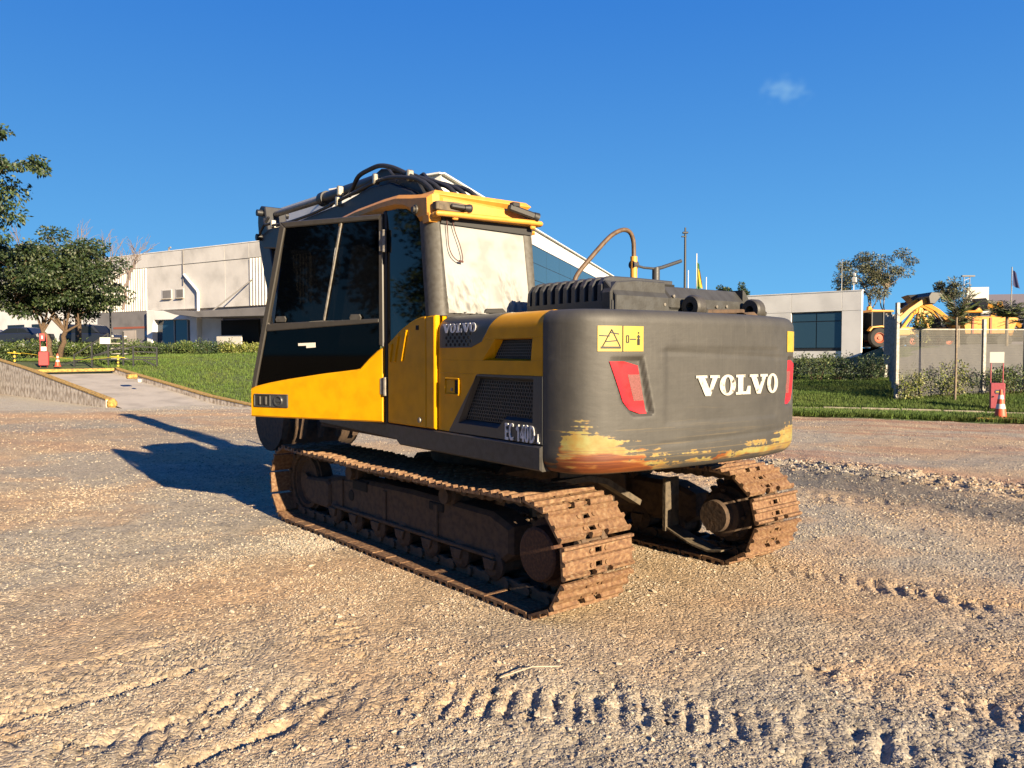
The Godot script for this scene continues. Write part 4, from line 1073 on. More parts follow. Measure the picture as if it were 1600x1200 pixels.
func hood(exc):
	var top = 1.872
	var base = MB.new()
	base.box(T(L(0.03, 1.857, -1.4)), Vector3(1.9, 0.03, 1.16), 0.01)
	part("engine_deck", base, "hood_navy", exc)
	# louvred left hood: closely set upright fins with slots cut through its shoulder
	var lv = MB.new()
	lv.prism(V2([-0.58, 1.872, -0.58, 1.955, 0.10, 1.955, 0.10, 1.872]), REAR(-1.06), 0.0, 0.9, 0.006)
	lv.prism(V2([-0.58, 1.955, -0.57, 2.05, -0.53, 2.10, 0.1, 2.12, 0.1, 1.955]), REAR(-1.06), 0.0, 0.035, 0.004)
	var hn = part("louvred_hood", lv, "hood_navy", exc)
	var pitch = 0.0865
	for k in 9:
		var f = -1.115 - k * pitch
		var fn = one_prism(V2([-0.578, 1.945, -0.575, 2.06, -0.545, 2.105, -0.50, 2.12, -0.28, 2.122, 0.10, 2.118, 0.10, 1.945]), REAR(f), 0.0, 0.05, 0.007)
		part("louvre_fin", fn, "hood_navy", hn)
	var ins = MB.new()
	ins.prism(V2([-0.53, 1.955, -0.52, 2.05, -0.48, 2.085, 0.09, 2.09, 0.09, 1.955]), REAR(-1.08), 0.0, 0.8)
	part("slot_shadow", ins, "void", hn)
	# rear hood, a grey box with sloped shoulder, and the hinged right cover
	var gh = MB.new()
	gh.prism(V2([-0.585, 1.872, -0.587, 2.005, -0.565, 2.04, -0.53, 2.075, -0.36, 2.094, -0.08, 2.094, -0.072, 2.02, -0.072, 1.872]), REAR(-1.86), 0.0, 0.09, 0.008)
	gh.prism(V2([-1.95, 1.872, -1.982, 1.88, -1.982, 1.985, -1.95, 2.02, -1.88, 2.085, -1.86, 2.085, -1.86, 1.872]), Transform3D(Basis(Vector3(0, 0, -1), Vector3(0, 1, 0), Vector3(1, 0, 0)), Vector3(-0.57, 0, 0)), 0.0, 0.495, 0.006)
	part("rear_hood", gh, "hood_grey", exc)
	var ch = MB.new()
	ch.prism(V2([-1.95, 1.90, -1.975, 1.925, -1.975, 1.99, -1.90, 2.07, -1.80, 2.085, -0.95, 2.095, -0.95, 1.90]), Transform3D(Basis(Vector3(0, 0, -1), Vector3(0, 1, 0), Vector3(1, 0, 0)), Vector3(-0.058, 0, 0)), 0.0, 0.80, 0.012)
	ch.prism(V2([0.742, 1.90, 0.86, 1.90, 0.86, 1.96, 0.76, 2.075, 0.742, 2.08]), REAR(-0.95), 0.0, 1.02, 0.01)
	var cv = part("hinged_hood", ch, "hood_grey", exc)
	for e in [[-0.12, 1.94], [0.42, 1.945], [0.53, 1.95], [-0.03, 2.0]]:
		part("bolt_head", one_lathe([Vector2(0, 0), Vector2(0.013, 0), Vector2(0.011, 0.012), Vector2(0, 0.013)], Transform3D(Basis(Vector3.RIGHT, PI / 2), L(e[0], e[1], -1.975)), 8), "steel", cv)
	for k in 2:       # round pivot brackets standing on the counterweight
		var r = [0.085, 0.735][k]
		var X = AX(L(r, 1.925, -2.06))
		var hb = one_lathe([Vector2(0.032, -0.045), Vector2(0.072, -0.045), Vector2(0.082, -0.03), Vector2(0.082, 0.03), Vector2(0.072, 0.045), Vector2(0.032, 0.045), Vector2(0.032, -0.045)], X, 28)
		hb.prism(V2([-2.0, 1.87, -2.12, 1.87, -2.13, 1.91, -2.03, 1.98, -1.96, 1.90]), SIDE(r), 0.05, 0.07, 0.004)
		part("pivot_ring", hb, "charcoal", cv)
	var lk = MB.new()
	bar(lk, L(0.22, 1.90, -2.05), L(0.62, 1.915, -2.06), 0.03, 0.03, 0.006)
	lk.prism(V2([0.52, 1.90, 0.66, 1.91, 0.74, 1.87, 0.70, 1.845, 0.62, 1.86]), REAR(-2.07), 0.0, 0.06, 0.008)
	lk.box(T(L(0.3, 1.885, -2.03)), Vector3(0.04, 0.05, 0.04), 0.005); lk.box(T(L(0.5, 1.885, -2.03)), Vector3(0.04, 0.05, 0.04), 0.005)
	part("hood_latch", lk, "under", cv)
	part("lifting_cap", one_box(L(-0.115, 1.885, -2.0), Vector3(0.03, 0.02, 0.03), 0.004), "stripe_yellow", cv)
	# handrail and mirror arm on the far side
	var hr = part("handrail", one_tube(smooth_path([L(0.02, 2.05, -0.9), L(0.02, 2.17, -0.9), L(0.06, 2.25, -0.9), L(0.18, 2.37, -0.9), L(0.36, 2.535, -0.9), L(0.46, 2.605, -0.9), L(0.56, 2.642, -0.9), L(0.635, 2.628, -0.9), L(0.675, 2.56, -0.9), L(0.682, 2.46, -0.9), L(0.682, 2.40, -0.9)], 4), 0.019, 10), "rail_yellow", exc)
	var sl = MB.new(); sl.tube([L(0.682, 1.95, -0.9), L(0.682, 2.43, -0.9)], 0.03, 12)
	part("rail_sleeve", sl, "roof_yellow", hr)
	var ma = MB.new()
	ma.tube([L(0.655, 2.36, -0.9), L(0.71, 2.36, -0.9)], 0.036, 12)
	ma.tube([L(0.69, 2.36, -0.9), L(0.80, 2.345, -0.9), L(0.95, 2.345, -0.9)], 0.011, 8)
	ma.tube([L(0.95, 2.345, -0.9), L(1.02, 2.36, -0.9), L(1.27, 2.435, -0.9)], 0.016, 8)
	ma.tube([L(0.952, 1.95, -0.9), L(0.952, 2.355, -0.9)], 0.034, 12)
	part("mirror_arm", ma, "hood_navy", exc)
	var rt = MB.new()          # the right flank, behind
	rt.prism(V2([1.1, 1.07, 1.13, 1.07, 1.13, 1.72, 1.02, 1.875, 0.9, 1.875, 0.9, 1.85, 1.0, 1.84, 1.1, 1.70]), REAR(0.2), 0.0, 2.19, 0.01)
	part("right_cover", rt, "yellow", exc)

func cab(exc):
	var fb = -0.735
	# roof: a moulded shell, its left edge arched over the side glass
	var rf = MB.new()
	var prof_side = V2([0.86, 2.80, 0.48, 2.825, 0.0, 2.832, -0.24, 2.826, -0.50, 2.785, -0.66, 2.765, -0.735, 2.755, -0.745, 2.575, -0.565, 2.575, -0.55, 2.60, -0.48, 2.652, -0.36, 2.70, -0.221, 2.725, 0.0, 2.735, 0.86, 2.72])
	var g = []
	for lay in [[-1.165, 0.0, -0.02], [-1.195, 0.0, 0.0], [-1.21, 0.02, 0.0], [-1.20, 0.035, 0.0], [-1.16, 0.0, 0.0]]: g.append(lay)
	rf.prism(prof_side, SIDE(-1.212), 0.0, 0.12, 0.03)
	rf.prism(V2([-1.11, 2.755, -0.30, 2.715, -0.255, 2.70, -0.25, 2.60, -1.11, 2.60]), REAR(-0.60), 0.0, 0.135, 0.02)
	rf.prism(V2([-1.15, -0.70, -0.26, -0.70, -0.26, 1.1, -0.95, 1.1, -1.15, 0.85]), PLAN(0), 2.735, 2.80, 0.03)
	rf.prism(V2([-0.28, 2.70, -0.235, 2.68, -0.235, 2.55, -0.30, 2.545]), REAR(-0.60), 0.0, 0.135, 0.015)
	rf.prism(V2([-1.21, 2.62, -1.10, 2.62, -1.10, 2.555, -1.205, 2.555]), REAR(-0.62), 0.0, 0.13, 0.02)
	var roof = part("roof", rf, "roof_yellow", exc)
	# rolled lip along the back with lugs
	var lip = MB.new()
	lip.tube(smooth_path([L(-1.185, 2.60, -0.76), L(-1.18, 2.602, -0.80), L(-1.14, 2.607, -0.815), L(-0.70, 2.615, -0.815), L(-0.30, 2.622, -0.815), L(-0.245, 2.622, -0.80), L(-0.235, 2.622, -0.76)], 3), 0.02, 10)
	lip.prism(V2([-1.17, -0.73, -0.25, -0.73, -0.25, -0.81, -1.17, -0.81]), PLAN(0), 2.598, 2.625, 0.006)
	for r in [-1.03, -0.32]: lip.box(T(L(r, 2.59, -0.80)), Vector3(0.05, 0.03, 0.025), 0.008)
	part("roof_lip", lip, "roof_yellow", roof)
	part("roof_bolt", one_lathe([Vector2(0, 0), Vector2(0.036, 0), Vector2(0.034, 0.012), Vector2(0.022, 0.014), Vector2(0.022, 0.03), Vector2(0, 0.03)], AX(L(-1.212, 2.665, -0.55)), 16), "charcoal", roof)
	# work lights on the lip
	var w1 = MB.new()
	w1.prism(V2([-1.175, 2.695, -1.0, 2.70, -0.91, 2.69, -0.91, 2.645, -1.03, 2.63, -1.175, 2.632]), REAR(-0.775), 0.0, 0.035, 0.004)
	w1.box(T(L(-1.18, 2.662, -0.785)), Vector3(0.03, 0.06, 0.06), 0.006)
	var b1 = part("light_bracket", w1, "under_grey", exc)
	var lt = MB.new()
	bar(lt, L(-1.08, 2.668, -0.82), L(-0.93, 2.66, -0.84), 0.03, 0.03, 0.008)
	lt.lathe([Vector2(0, 0), Vector2(0.02, 0), Vector2(0.032, 0.04), Vector2(0.03, 0.055), Vector2(0, 0.05)], Transform3D(Basis(Vector3(0, 0, 1), -PI * 0.5), L(-0.975, 2.66, -0.838)), 14)
	part("work_light", lt, "black", b1)
	var w2 = MB.new()
	bar(w2, L(-0.54, 2.725, -0.78), L(-0.30, 2.665, -0.82), 0.05, 0.055, 0.012)
	w2.box(T(L(-0.485, 2.745, -0.79)), Vector3(0.07, 0.035, 0.05), 0.006)
	w2.lathe([Vector2(0, 0), Vector2(0.03, 0), Vector2(0.04, 0.04), Vector2(0, 0.045)], Transform3D(Basis(Vector3(0, 0, 1), -PI * 0.6), L(-0.33, 2.675, -0.82)), 14)
	part("work_light", w2, "black", exc)
	# corner pillars: the left one wide, rounded and leaning
	for side in 2:
		var m = MB.new(); var rows = []
		for i in 9:
			var k = i / 8.0; var y = lerpf(1.885, 2.575, k)
			var bk = lerpf(-0.80, -0.735, k)
			var cs = []
			if side == 0: cs = V2([-1.192, lerpf(-0.655, -0.572, k), -1.194, bk + 0.10, -1.186, bk + 0.05, -1.165, bk + 0.018, -1.13, bk, lerpf(-1.085, -1.12, k), bk - 0.004, lerpf(-1.085, -1.12, k), bk + 0.04])
			else: cs = V2([lerpf(-0.335, -0.365, k), bk + 0.04, lerpf(-0.335, -0.365, k), bk - 0.004, lerpf(-0.275, -0.285, k), bk, lerpf(-0.255, -0.262, k), bk + 0.03, lerpf(-0.252, -0.26, k), bk + 0.12])
			var row = []
			for p in cs: row.append(L(p.x, y, p.y))
			rows.append(row)
		m.grid(rows, null, (rows[1][0] - rows[0][0]).cross(rows[0][1] - rows[0][0]).dot(Vector3(-1, 0, 0)) < 0 if side == 0 else (rows[1][1] - rows[0][1]).cross(rows[0][2] - rows[0][1]).z < 0)
		part("corner_pillar", m, "pillar_grey", exc)
	# rear window: black frame, a white sheet hung inside, a looped cord
	var fr = MB.new()
	fr.prism(V2([-1.11, 2.60, -0.27, 2.60, -0.30, 2.535, -1.12, 2.55]), REAR(-0.735), 0.0, 0.02)
	fr.prism(V2([-1.10, 1.915, -0.29, 1.925, -0.29, 1.86, -1.10, 1.86]), REAR(-0.77), 0.0, 0.03)
	fr.prism(V2([-0.80, 1.91, -0.77, 1.945, -0.62, 1.952, -0.58, 1.915]), REAR(-0.805), 0.0, 0.02, 0.004)
	var wn = part("rear_window_frame", fr, "black", exc)
	var sh = MB.new(); var rows = []
	nz2.frequency = 0.05
	for i in 90:
		var row = []
		var k = i / 89.0; var y = lerpf(1.905, 2.555, k)
		for j in 110:
			var w = j / 109.0
			var r = lerpf(lerpf(-1.085, -1.122, k), lerpf(-0.335, -0.366, k), w)
			var wr = smoothstep(0.30, 0.16, absf(w - 0.24)) * smoothstep(0.62, 0.2, k) + smoothstep(0.2, 0.06, absf(w - 0.80 + k * 0.14)) * smoothstep(0.75, 0.2, k)
			var a = 1.0 - absf(nz2.get_noise_2d(w * 90.0 + k * 14.0, k * 34.0 + 40.0)) * 2.2
			var d = 0.034 * wr * maxf(a, -0.5) + 0.002 * nz2.get_noise_2d(w * 18.0, k * 14.0)
			d += 0.003 * smoothstep(0.012, 0.0, absf(w - 0.42)) * smoothstep(0.1, 0.2, k) * smoothstep(0.8, 0.6, k)
			row.append(L(r, y, lerpf(-0.792, -0.733, k) - d))
		rows.append(row)
	sh.grid(rows, null, (rows[1][0] - rows[0][0]).cross(rows[0][1] - rows[0][0]).z < 0)
	part("window_sheet", sh, "sheet", exc)
	var cd = MB.new()
	cd.tube(smooth_path([L(-1.075, 2.59, -0.758), L(-1.072, 2.48, -0.768), L(-1.066, 2.38, -0.775), L(-1.035, 2.31, -0.785), L(-0.975, 2.278, -0.788), L(-0.955, 2.31, -0.783), L(-0.975, 2.40, -0.778), L(-1.01, 2.50, -0.766), L(-1.03, 2.59, -0.76)], 5), 0.0035, 6)
	cd.tube([L(-0.99, 2.284, -0.789), L(-0.955, 2.28, -0.789)], 0.008, 6)
	part("looped_cord", cd, "thread", exc)
	# left side glass behind the door
	var sg = V2([-0.10, 1.69, -0.24, 1.77, -0.43, 1.845, -0.60, 1.88, -0.655, 1.885, -0.572, 2.575, -0.48, 2.65, -0.36, 2.70, -0.221, 2.722, -0.02, 2.73, 0.02, 1.69])
	part("side_glass", one_prism(sg, SIDE(-1.186), 0.0, 0.006), "tint", exc)
	# cab body: posts, floor, right wall, front
	var bd = MB.new()
	bar(bd, L(-1.165, 1.05, -0.02), L(-1.165, 2.74, -0.02), 0.05, 0.06, 0.01)
	bar(bd, L(-1.15, 1.05, 1.30), L(-1.05, 2.72, 0.92), 0.06, 0.06, 0.01)
	bar(bd, L(-0.27, 1.05, 1.30), L(-0.32, 2.72, 0.92), 0.06, 0.06, 0.01)
	bar(bd, L(-1.15, 1.08, 1.30), L(-0.27, 1.08, 1.30), 0.06, 0.08, 0.01)
	bd.box(T(L(-0.70, 1.06, 0.25)), Vector3(0.92, 0.04, 2.1), 0.01)
	bd.box(T(L(-0.275, 1.45, 0.25)), Vector3(0.03, 0.78, 2.0), 0.01)
	bd.box(T(L(-0.275, 2.66, 0.15)), Vector3(0.03, 0.14, 1.6), 0.01)
	bar(bd, L(-0.275, 1.8, -0.35), L(-0.275, 2.65, -0.35), 0.05, 0.05, 0.01)
	bd.box(T(L(-0.70, 1.5, -0.66)), Vector3(0.88, 0.8, 0.04), 0.01)
	part("cab_frame", bd, "black", exc)
	var si = MB.new()
	si.box(T(L(-0.72, 1.48, 0.05)), Vector3(0.5, 0.14, 0.5), 0.05)
	si.box(T(L(-0.72, 1.28, 0.05)), Vector3(0.36, 0.26, 0.36), 0.03)
	si.box(Transform3D(Basis(Vector3.RIGHT, 0.14), L(-0.72, 1.86, -0.28)), Vector3(0.48, 0.72, 0.12), 0.05)
	si.box(T(L(-0.72, 2.3, -0.34)), Vector3(0.26, 0.17, 0.09), 0.04)
	for r in [-0.98, -0.46]: si.box(T(L(r, 1.66, 0.12)), Vector3(0.09, 0.06, 0.34), 0.02)
	part("operator_seat", si, "seat", exc)
	var cs2 = MB.new()
	bar(cs2, L(-0.42, 1.1, 0.85), L(-0.42, 1.75, 0.95), 0.18, 0.12, 0.02)
	for r in [-0.98, -0.46]: cs2.tube([L(r, 1.66, 0.26), L(r, 1.84, 0.30)], 0.02, 8)
	part("console", cs2, "black", exc)

func door(exc):
	var a = deg_to_rad(28.5)
	var dr = Node3D.new(); dr.name = "door"; exc.add_child(dr, true)
	dr.transform = Transform3D(Basis(Vector3(-sin(a), 0, -cos(a)), Vector3.UP, Vector3(cos(a), 0, -sin(a))), L(-1.22, 0, 0.05))
	var I = Transform3D()
	var fr = MB.new()
	var e1 = Vector2(1.30, 1.30); var e2 = Vector2(0.955, 2.715)
	var edge = func(a2, b2, w, z0, z1): 
		var d = (b2 - a2).normalized(); var n = Vector2(-d.y, d.x) * w
		fr.prism([a2, b2, b2 + n, a2 + n], I, z0, z1, 0.008)
	fr.prism([Vector2(1.318, 1.31), Vector2(0.974, 2.722), Vector2(0.922, 2.672), Vector2(1.262, 1.325)], I, -0.022, 0.022, 0.008)
	fr.prism([Vector2(0.974, 2.722), Vector2(-0.062, 2.713), Vector2(-0.022, 2.672), Vector2(0.922, 2.671)], I, -0.022, 0.022, 0.008)
	fr.prism([Vector2(-0.063, 2.713), Vector2(-0.066, 1.66), Vector2(-0.018, 1.68), Vector2(-0.022, 2.672)], I, -0.022, 0.022, 0.008)
	fr.prism([Vector2(1.165, 1.802), Vector2(-0.02, 1.858), Vector2(-0.02, 1.892), Vector2(1.06, 1.872), Vector2(1.148, 1.862)], I, -0.018, 0.018, 0.006)
	part("door_frame", fr, "frame_brown", dr)
	var pn = MB.new()
	pn.prism(V2([-0.063, 1.066, 1.317, 1.068, 1.315, 1.312, 1.272, 1.330, 1.10, 1.366, 0.914, 1.396, 0.54, 1.447, 0.20, 1.484, 0.165, 1.492, 0.08, 1.57, -0.0, 1.632, -0.068, 1.67]), I, -0.028, 0.03, 0.012)
	part("door_panel", pn, "yellow", dr)
	part("upper_pane", one_prism(V2([1.062, 1.872, 0.928, 2.673, 0.378, 2.673, 0.535, 1.885]), I, -0.004, 0.002), "tint", dr)
	part("upper_pane", one_prism(V2([0.545, 1.884, 0.335, 2.674, -0.022, 2.674, -0.02, 1.892]), I, 0.004, 0.010), "tint", dr)
	part("pane_divider", one_bar(Vector3(0.53, 1.885, -0.006), Vector3(0.347, 2.676, -0.006), 0.014, 0.02, 0.004), "steel", dr)
	part("lower_pane", one_prism(V2([1.262, 1.325, 1.10, 1.362, 0.914, 1.392, 0.54, 1.443, 0.17, 1.486, 0.08, 1.566, -0.02, 1.64, -0.02, 1.86, 1.168, 1.804]), I, -0.006, 0.0), "tint_dark", dr)
	var tr = MB.new()
	bar(tr, Vector3(1.135, 1.88, -0.008), Vector3(0.935, 2.66, -0.008), 0.012, 0.012, 0.003)
	bar(tr, Vector3(1.135, 1.88, -0.008), Vector3(1.08, 1.845, -0.008), 0.012, 0.012, 0.003)
	part("pane_trim", tr, "steel", dr)
	for x in [0.93, 0.16]: part("finger_grip", one_prism(V2([x, 1.88, x + 0.10, 1.88, x + 0.11, 1.905, x + 0.095, 1.93, x + 0.005, 1.93, x - 0.01, 1.905]), I, -0.018, -0.006, 0.004), "charcoal", dr)
	part("glass_label", one_prism(V2([0.80, 1.70, 0.62, 1.705, 0.62, 1.665, 0.715, 1.66, 0.715, 1.68, 0.80, 1.678]), I, -0.009, -0.0065), "sign_white", dr)
	# lock housing
	var hs = MB.new()
	for e in [[1.083, 1.262, 0.37, 0.012], [1.083, 1.16, 0.37, 0.012]]: hs.box(T(Vector3(e[0], e[1], -0.03)), Vector3(e[2], e[3], 0.02), 0.004)
	for x in [1.262, 0.903, 1.09]: hs.box(T(Vector3(x, 1.211, -0.03)), Vector3(0.012, 0.1, 0.02), 0.004)
	hs.box(T(Vector3(0.995, 1.211, -0.029)), Vector3(0.18, 0.10, 0.016), 0.003)
	hs.lathe([Vector2(0.034, 0), Vector2(0.034, 0.012), Vector2(0.043, 0.014), Vector2(0.047, 0.008), Vector2(0.05, 0)], Transform3D(Basis(Vector3.RIGHT, -PI / 2), Vector3(0.995, 1.211, -0.036)), 24)
	hs.box(T(Vector3(0.995, 1.211, -0.040)), Vector3(0.075, 0.02, 0.01), 0.003)
	var hp = part("lock_housing", hs, "panel_grey", dr)
	part("handle_recess", one_box(Vector3(1.177, 1.211, -0.0285), Vector3(0.165, 0.092, 0.008)), "void", hp)
	var hd = MB.new()
	for x in [1.20, 1.135]: hd.box(T(Vector3(x, 1.211, -0.036)), Vector3(0.022, 0.075, 0.016), 0.005)
	part("handle", hd, "charcoal", hp)
	for y in [[2.41, 2.585], [1.28, 1.425]]:
		var hg = MB.new()
		hg.tube([Vector3(-0.085, y[0], -0.03), Vector3(-0.085, y[1], -0.03)], 0.02, 10)
		hg.box(T(Vector3(-0.06, (y[0] + y[1]) * 0.5, -0.026)), Vector3(0.05, (y[1] - y[0]) * 0.9, 0.014), 0.004)
		part("hinge", hg, "steel", dr)
	var se = MB.new()
	bar(se, Vector3(-0.075, 1.08, 0.005), Vector3(-0.075, 2.70, 0.005), 0.02, 0.03, 0.004)
	part("door_seal", se, "black", dr)

func boom(exc):
	var bm = MB.new()
	bm.prism(V2([0.15, 1.75, 0.5, 2.35, 1.0, 2.98, 1.55, 3.30, 2.0, 3.46, 2.5, 3.50, 3.2, 3.44, 4.6, 3.42, 5.9, 3.46, 6.12, 3.36, 6.05, 3.20, 5.0, 3.08, 3.6, 3.0, 2.9, 2.95, 2.4, 2.78, 1.6, 2.2, 0.9, 1.55, 0.55, 1.35, 0.3, 1.4]), SIDE(-0.08), 0.0, 0.36, 0.015)
	var b = part("boom", bm, "boom", exc)
	var br = MB.new()       # ears on the boom for the arm cylinder
	for r in [-0.01, 0.17]: br.prism(V2([1.9, 3.42, 2.05, 3.55, 2.2, 3.66, 2.36, 3.69, 2.5, 3.66, 2.65, 3.55, 2.95, 3.45]), SIDE(r), 0.0, 0.04, 0.01)
	for r in [-0.01, 0.17]: br.prism(V2([1.35, 3.2, 1.55, 3.42, 1.75, 3.56, 1.9, 3.54, 2.1, 3.42]), SIDE(r), 0.0, 0.04, 0.01)
	part("cylinder_bracket", br, "boom", b)
	var cy = MB.new()
	cy.tube([L(0.1, 3.62, 2.45), L(0.1, 3.655, 4.15)], 0.075, 18); cy.tube([L(0.1, 3.655, 4.1), L(0.1, 3.658, 4.25)], 0.095, 18)
	part("arm_cylinder", cy, "boom", exc)
	part("piston_rod", one_tube([L(0.1, 3.658, 4.2), L(0.1, 3.72, 6.0)], 0.045, 14), "steel", exc)
	var am = MB.new()
	am.prism(V2([6.05, 3.82, 6.22, 3.86, 6.34, 3.80, 6.36, 3.62, 6.30, 3.25, 6.1, 2.8, 5.35, 1.25, 5.05, 1.2, 5.1, 1.45, 5.75, 2.95, 5.9, 3.35]), SIDE(-0.06), 0.0, 0.32, 0.015)
	for f in [[6.16, 3.74], [6.2, 3.38]]: am.lathe([Vector2(0, -0.24), Vector2(0.05, -0.24), Vector2(0.05, 0.24), Vector2(0, 0.24)], AX(L(0.1, f[1], f[0])), 14)
	part("arm", am, "boom", exc)
	var bk = MB.new(); var rows = []
	for i in 13:
		var t = lerpf(-0.35, PI * 1.02, i / 12.0)
		var row = []
		for r in [-0.55, 0.55]: row.append(L(r + 0.1, 0.62 - 0.46 * sin(t) * 0.95 + 0.12, 4.85 + 0.55 * cos(t)))
		rows.append(row)
	bk.grid(rows)
	for r in [-0.55, 0.51]:
		var pl = []
		for i in 13:
			var t = lerpf(-0.35, PI * 1.02, i / 12.0)
			pl.append(Vector2(4.85 + 0.55 * cos(t), 0.74 - 0.437 * sin(t)))
		pl.append(Vector2(4.7, 1.2)); pl.append(Vector2(5.25, 1.3))
		bk.prism(pl, SIDE(r + 0.1), 0.0, 0.04, 0.004)
	for k in 5: bk.prism(V2([4.32, 0.72, 4.28, 0.5, 4.12, 0.9]), SIDE(-0.45 + k * 0.25), -0.04, 0.04, 0.005)
	part("bucket", bk, "under", exc)
	for r in [-0.16, 0.32]:
		var lc = MB.new()
		lc.tube([L(r + 0.02, 1.25, 0.95), L(r + 0.02, 2.2, 1.75)], 0.065, 14)
		part("boom_cylinder", lc, "boom", exc)
	# hoses and pipes over the back of the boom, with clamps
	var sets = [
		[[-0.10, 3.46, 3.55], [-0.10, 3.49, 2.9], [-0.10, 3.52, 2.2], [-0.1, 3.47, 1.75], [-0.1, 3.33, 1.25], [-0.1, 3.0, 0.85], [-0.08, 2.6, 0.6]],
		[[-0.05, 3.50, 3.1], [-0.06, 3.57, 2.98], [-0.07, 3.675, 2.80], [-0.07, 3.70, 2.5], [-0.07, 3.69, 2.25], [-0.06, 3.61, 1.95], [-0.05, 3.46, 1.6], [-0.04, 3.31, 1.3], [-0.03, 3.0, 0.85]],
		[[0.04, 3.64, 2.45], [0.05, 3.63, 2.15], [0.05, 3.55, 1.85], [0.05, 3.42, 1.5], [0.05, 3.27, 1.2], [0.05, 2.9, 0.8]],
		[[0.13, 3.55, 2.1], [0.13, 3.48, 1.7], [0.13, 3.37, 1.35], [0.13, 3.22, 1.05], [0.13, 2.85, 0.72]],
		[[0.22, 3.50, 1.95], [0.22, 3.42, 1.55], [0.22, 3.31, 1.2], [0.22, 3.16, 0.95], [0.22, 2.8, 0.65]],
		[[0.32, 3.47, 1.85], [0.32, 3.38, 1.45], [0.32, 3.28, 1.1], [0.32, 3.12, 0.88], [0.32, 2.8, 0.62]],
		[[-0.1, 3.48, 5.6], [-0.1, 3.44, 5.0], [-0.1, 3.43, 4.2], [-0.1, 3.45, 3.5]]]
	for k in sets.size():
		var pts = []
		for p in sets[k]: pts.append(L(p[0], p[1], p[2]))
		part("hydraulic_hose", one_tube(smooth_path(pts, 4), [0.022, 0.026, 0.024, 0.025, 0.025, 0.024, 0.02][k], 9), "hose", exc)
	for e in [[-0.1, 3.58, 3.25], [-0.1, 3.55, 2.3], [-0.1, 3.46, 3.3], [-0.09, 3.50, 5.6], [-0.05, 3.47, 1.62]]:
		part("pipe_clamp", one_box(L(e[0], e[1], e[2]), Vector3(0.08, 0.12, 0.045), 0.012), "chrome", exc)
	var jb = MB.new()
	for e in [[5.75, 3.62, 6.15, 3.42], [5.6, 3.52, 5.95, 3.62]]: jb.tube(smooth_path([L(-0.1, e[1], e[0]), L(-0.14, (e[1] + e[3]) * 0.5 - 0.06, (e[0] + e[2]) * 0.5), L(-0.1, e[3], e[2])], 5), 0.02, 8)
	part("jumper_hose", jb, "hose", exc)

# ---- plants ----------------------------------------------------------------------------------------------------------
func leaf(m, p, dir, size, wide, tone):
	var s = dir.cross(Vector3(rng.randf_range(-1, 1), rng.randf_range(-1, 1), rng.randf_range(-1, 1))).normalized() * size * wide
	m.col = tone * rng.randf_range(0.65, 1.3) * 0.72
	var q = p + dir * size
	var mid = p + dir * size * 0.5
	m.t(p, mid + s, q); m.t(p, q, mid - s)
func clump(m, c, rad, count, size, wide, tones, droop = 0.0):
	for i in count:
		var d = Vector3(rng.randfn(), rng.randfn(), rng.randfn()).normalized()
		var p = c + d * rad * pow(rng.randf(), 0.4)
		var o = (d + Vector3(rng.randfn(), rng.randfn(), rng.randfn()) * 0.6 + Vector3(0, -droop, 0)).normalized()
		leaf(m, p, o, size * rng.randf_range(0.6, 1.25), wide, tones[rng.randi() % tones.size()])
func limb(m, a, b, r0, r1, wob):
	var pts = []
	for i in 6:
		var k = i / 5.0
		pts.append(a.lerp(b, k) + Vector3(rng.randfn(), rng.randfn() * 0.4, rng.randfn()) * wob * sin(PI * k) + Vector3(0, a.distance_to(b) * 0.10 * sin(PI * k), 0))
	m.tube(pts, r0, 7, r1 / r0)
	return pts
func bush(called, label, at, w, h, count, size, tones, sd, group = "", kind = "bush"):
	rng.seed = sd
	var o = thing(called, label, kind, at, rng.randf() * TAU, group)
	var m = MB.new(); m.use_c = true
	var st = MB.new()
	var n = 9
	for k in n:
		var a = rng.randf() * TAU; var r = w * 0.5 * sqrt(rng.randf()) * 0.75
		var c = Vector3(cos(a) * r, h * rng.randf_range(0.28, 0.78), sin(a) * r)
		clump(m, c, Vector3(w * 0.28, h * 0.27, w * 0.28), count / n, size, 0.28, tones)
		st.tube([Vector3(c.x * 0.2, -0.05, c.z * 0.2), c * Vector3(0.7, 0.55, 0.7), c], 0.012, 5, 0.5)
	for k in 14:      # shoots that break the outline
		var a = rng.randf() * TAU
		var b = Vector3(cos(a) * w * 0.3, h * 0.6, sin(a) * w * 0.3); var t = b * Vector3(1.3, 1.0, 1.3) + Vector3(0, h * rng.randf_range(0.2, 0.45), 0)
		for q in 9: leaf(m, b.lerp(t, q / 8.0), Vector3(rng.randfn(), rng.randf(), rng.randfn()).normalized(), size, 0.26, tones[rng.randi() % tones.size()])
	part("foliage", m, "leaf", o); part("stem", st, "bark", o)
	return o
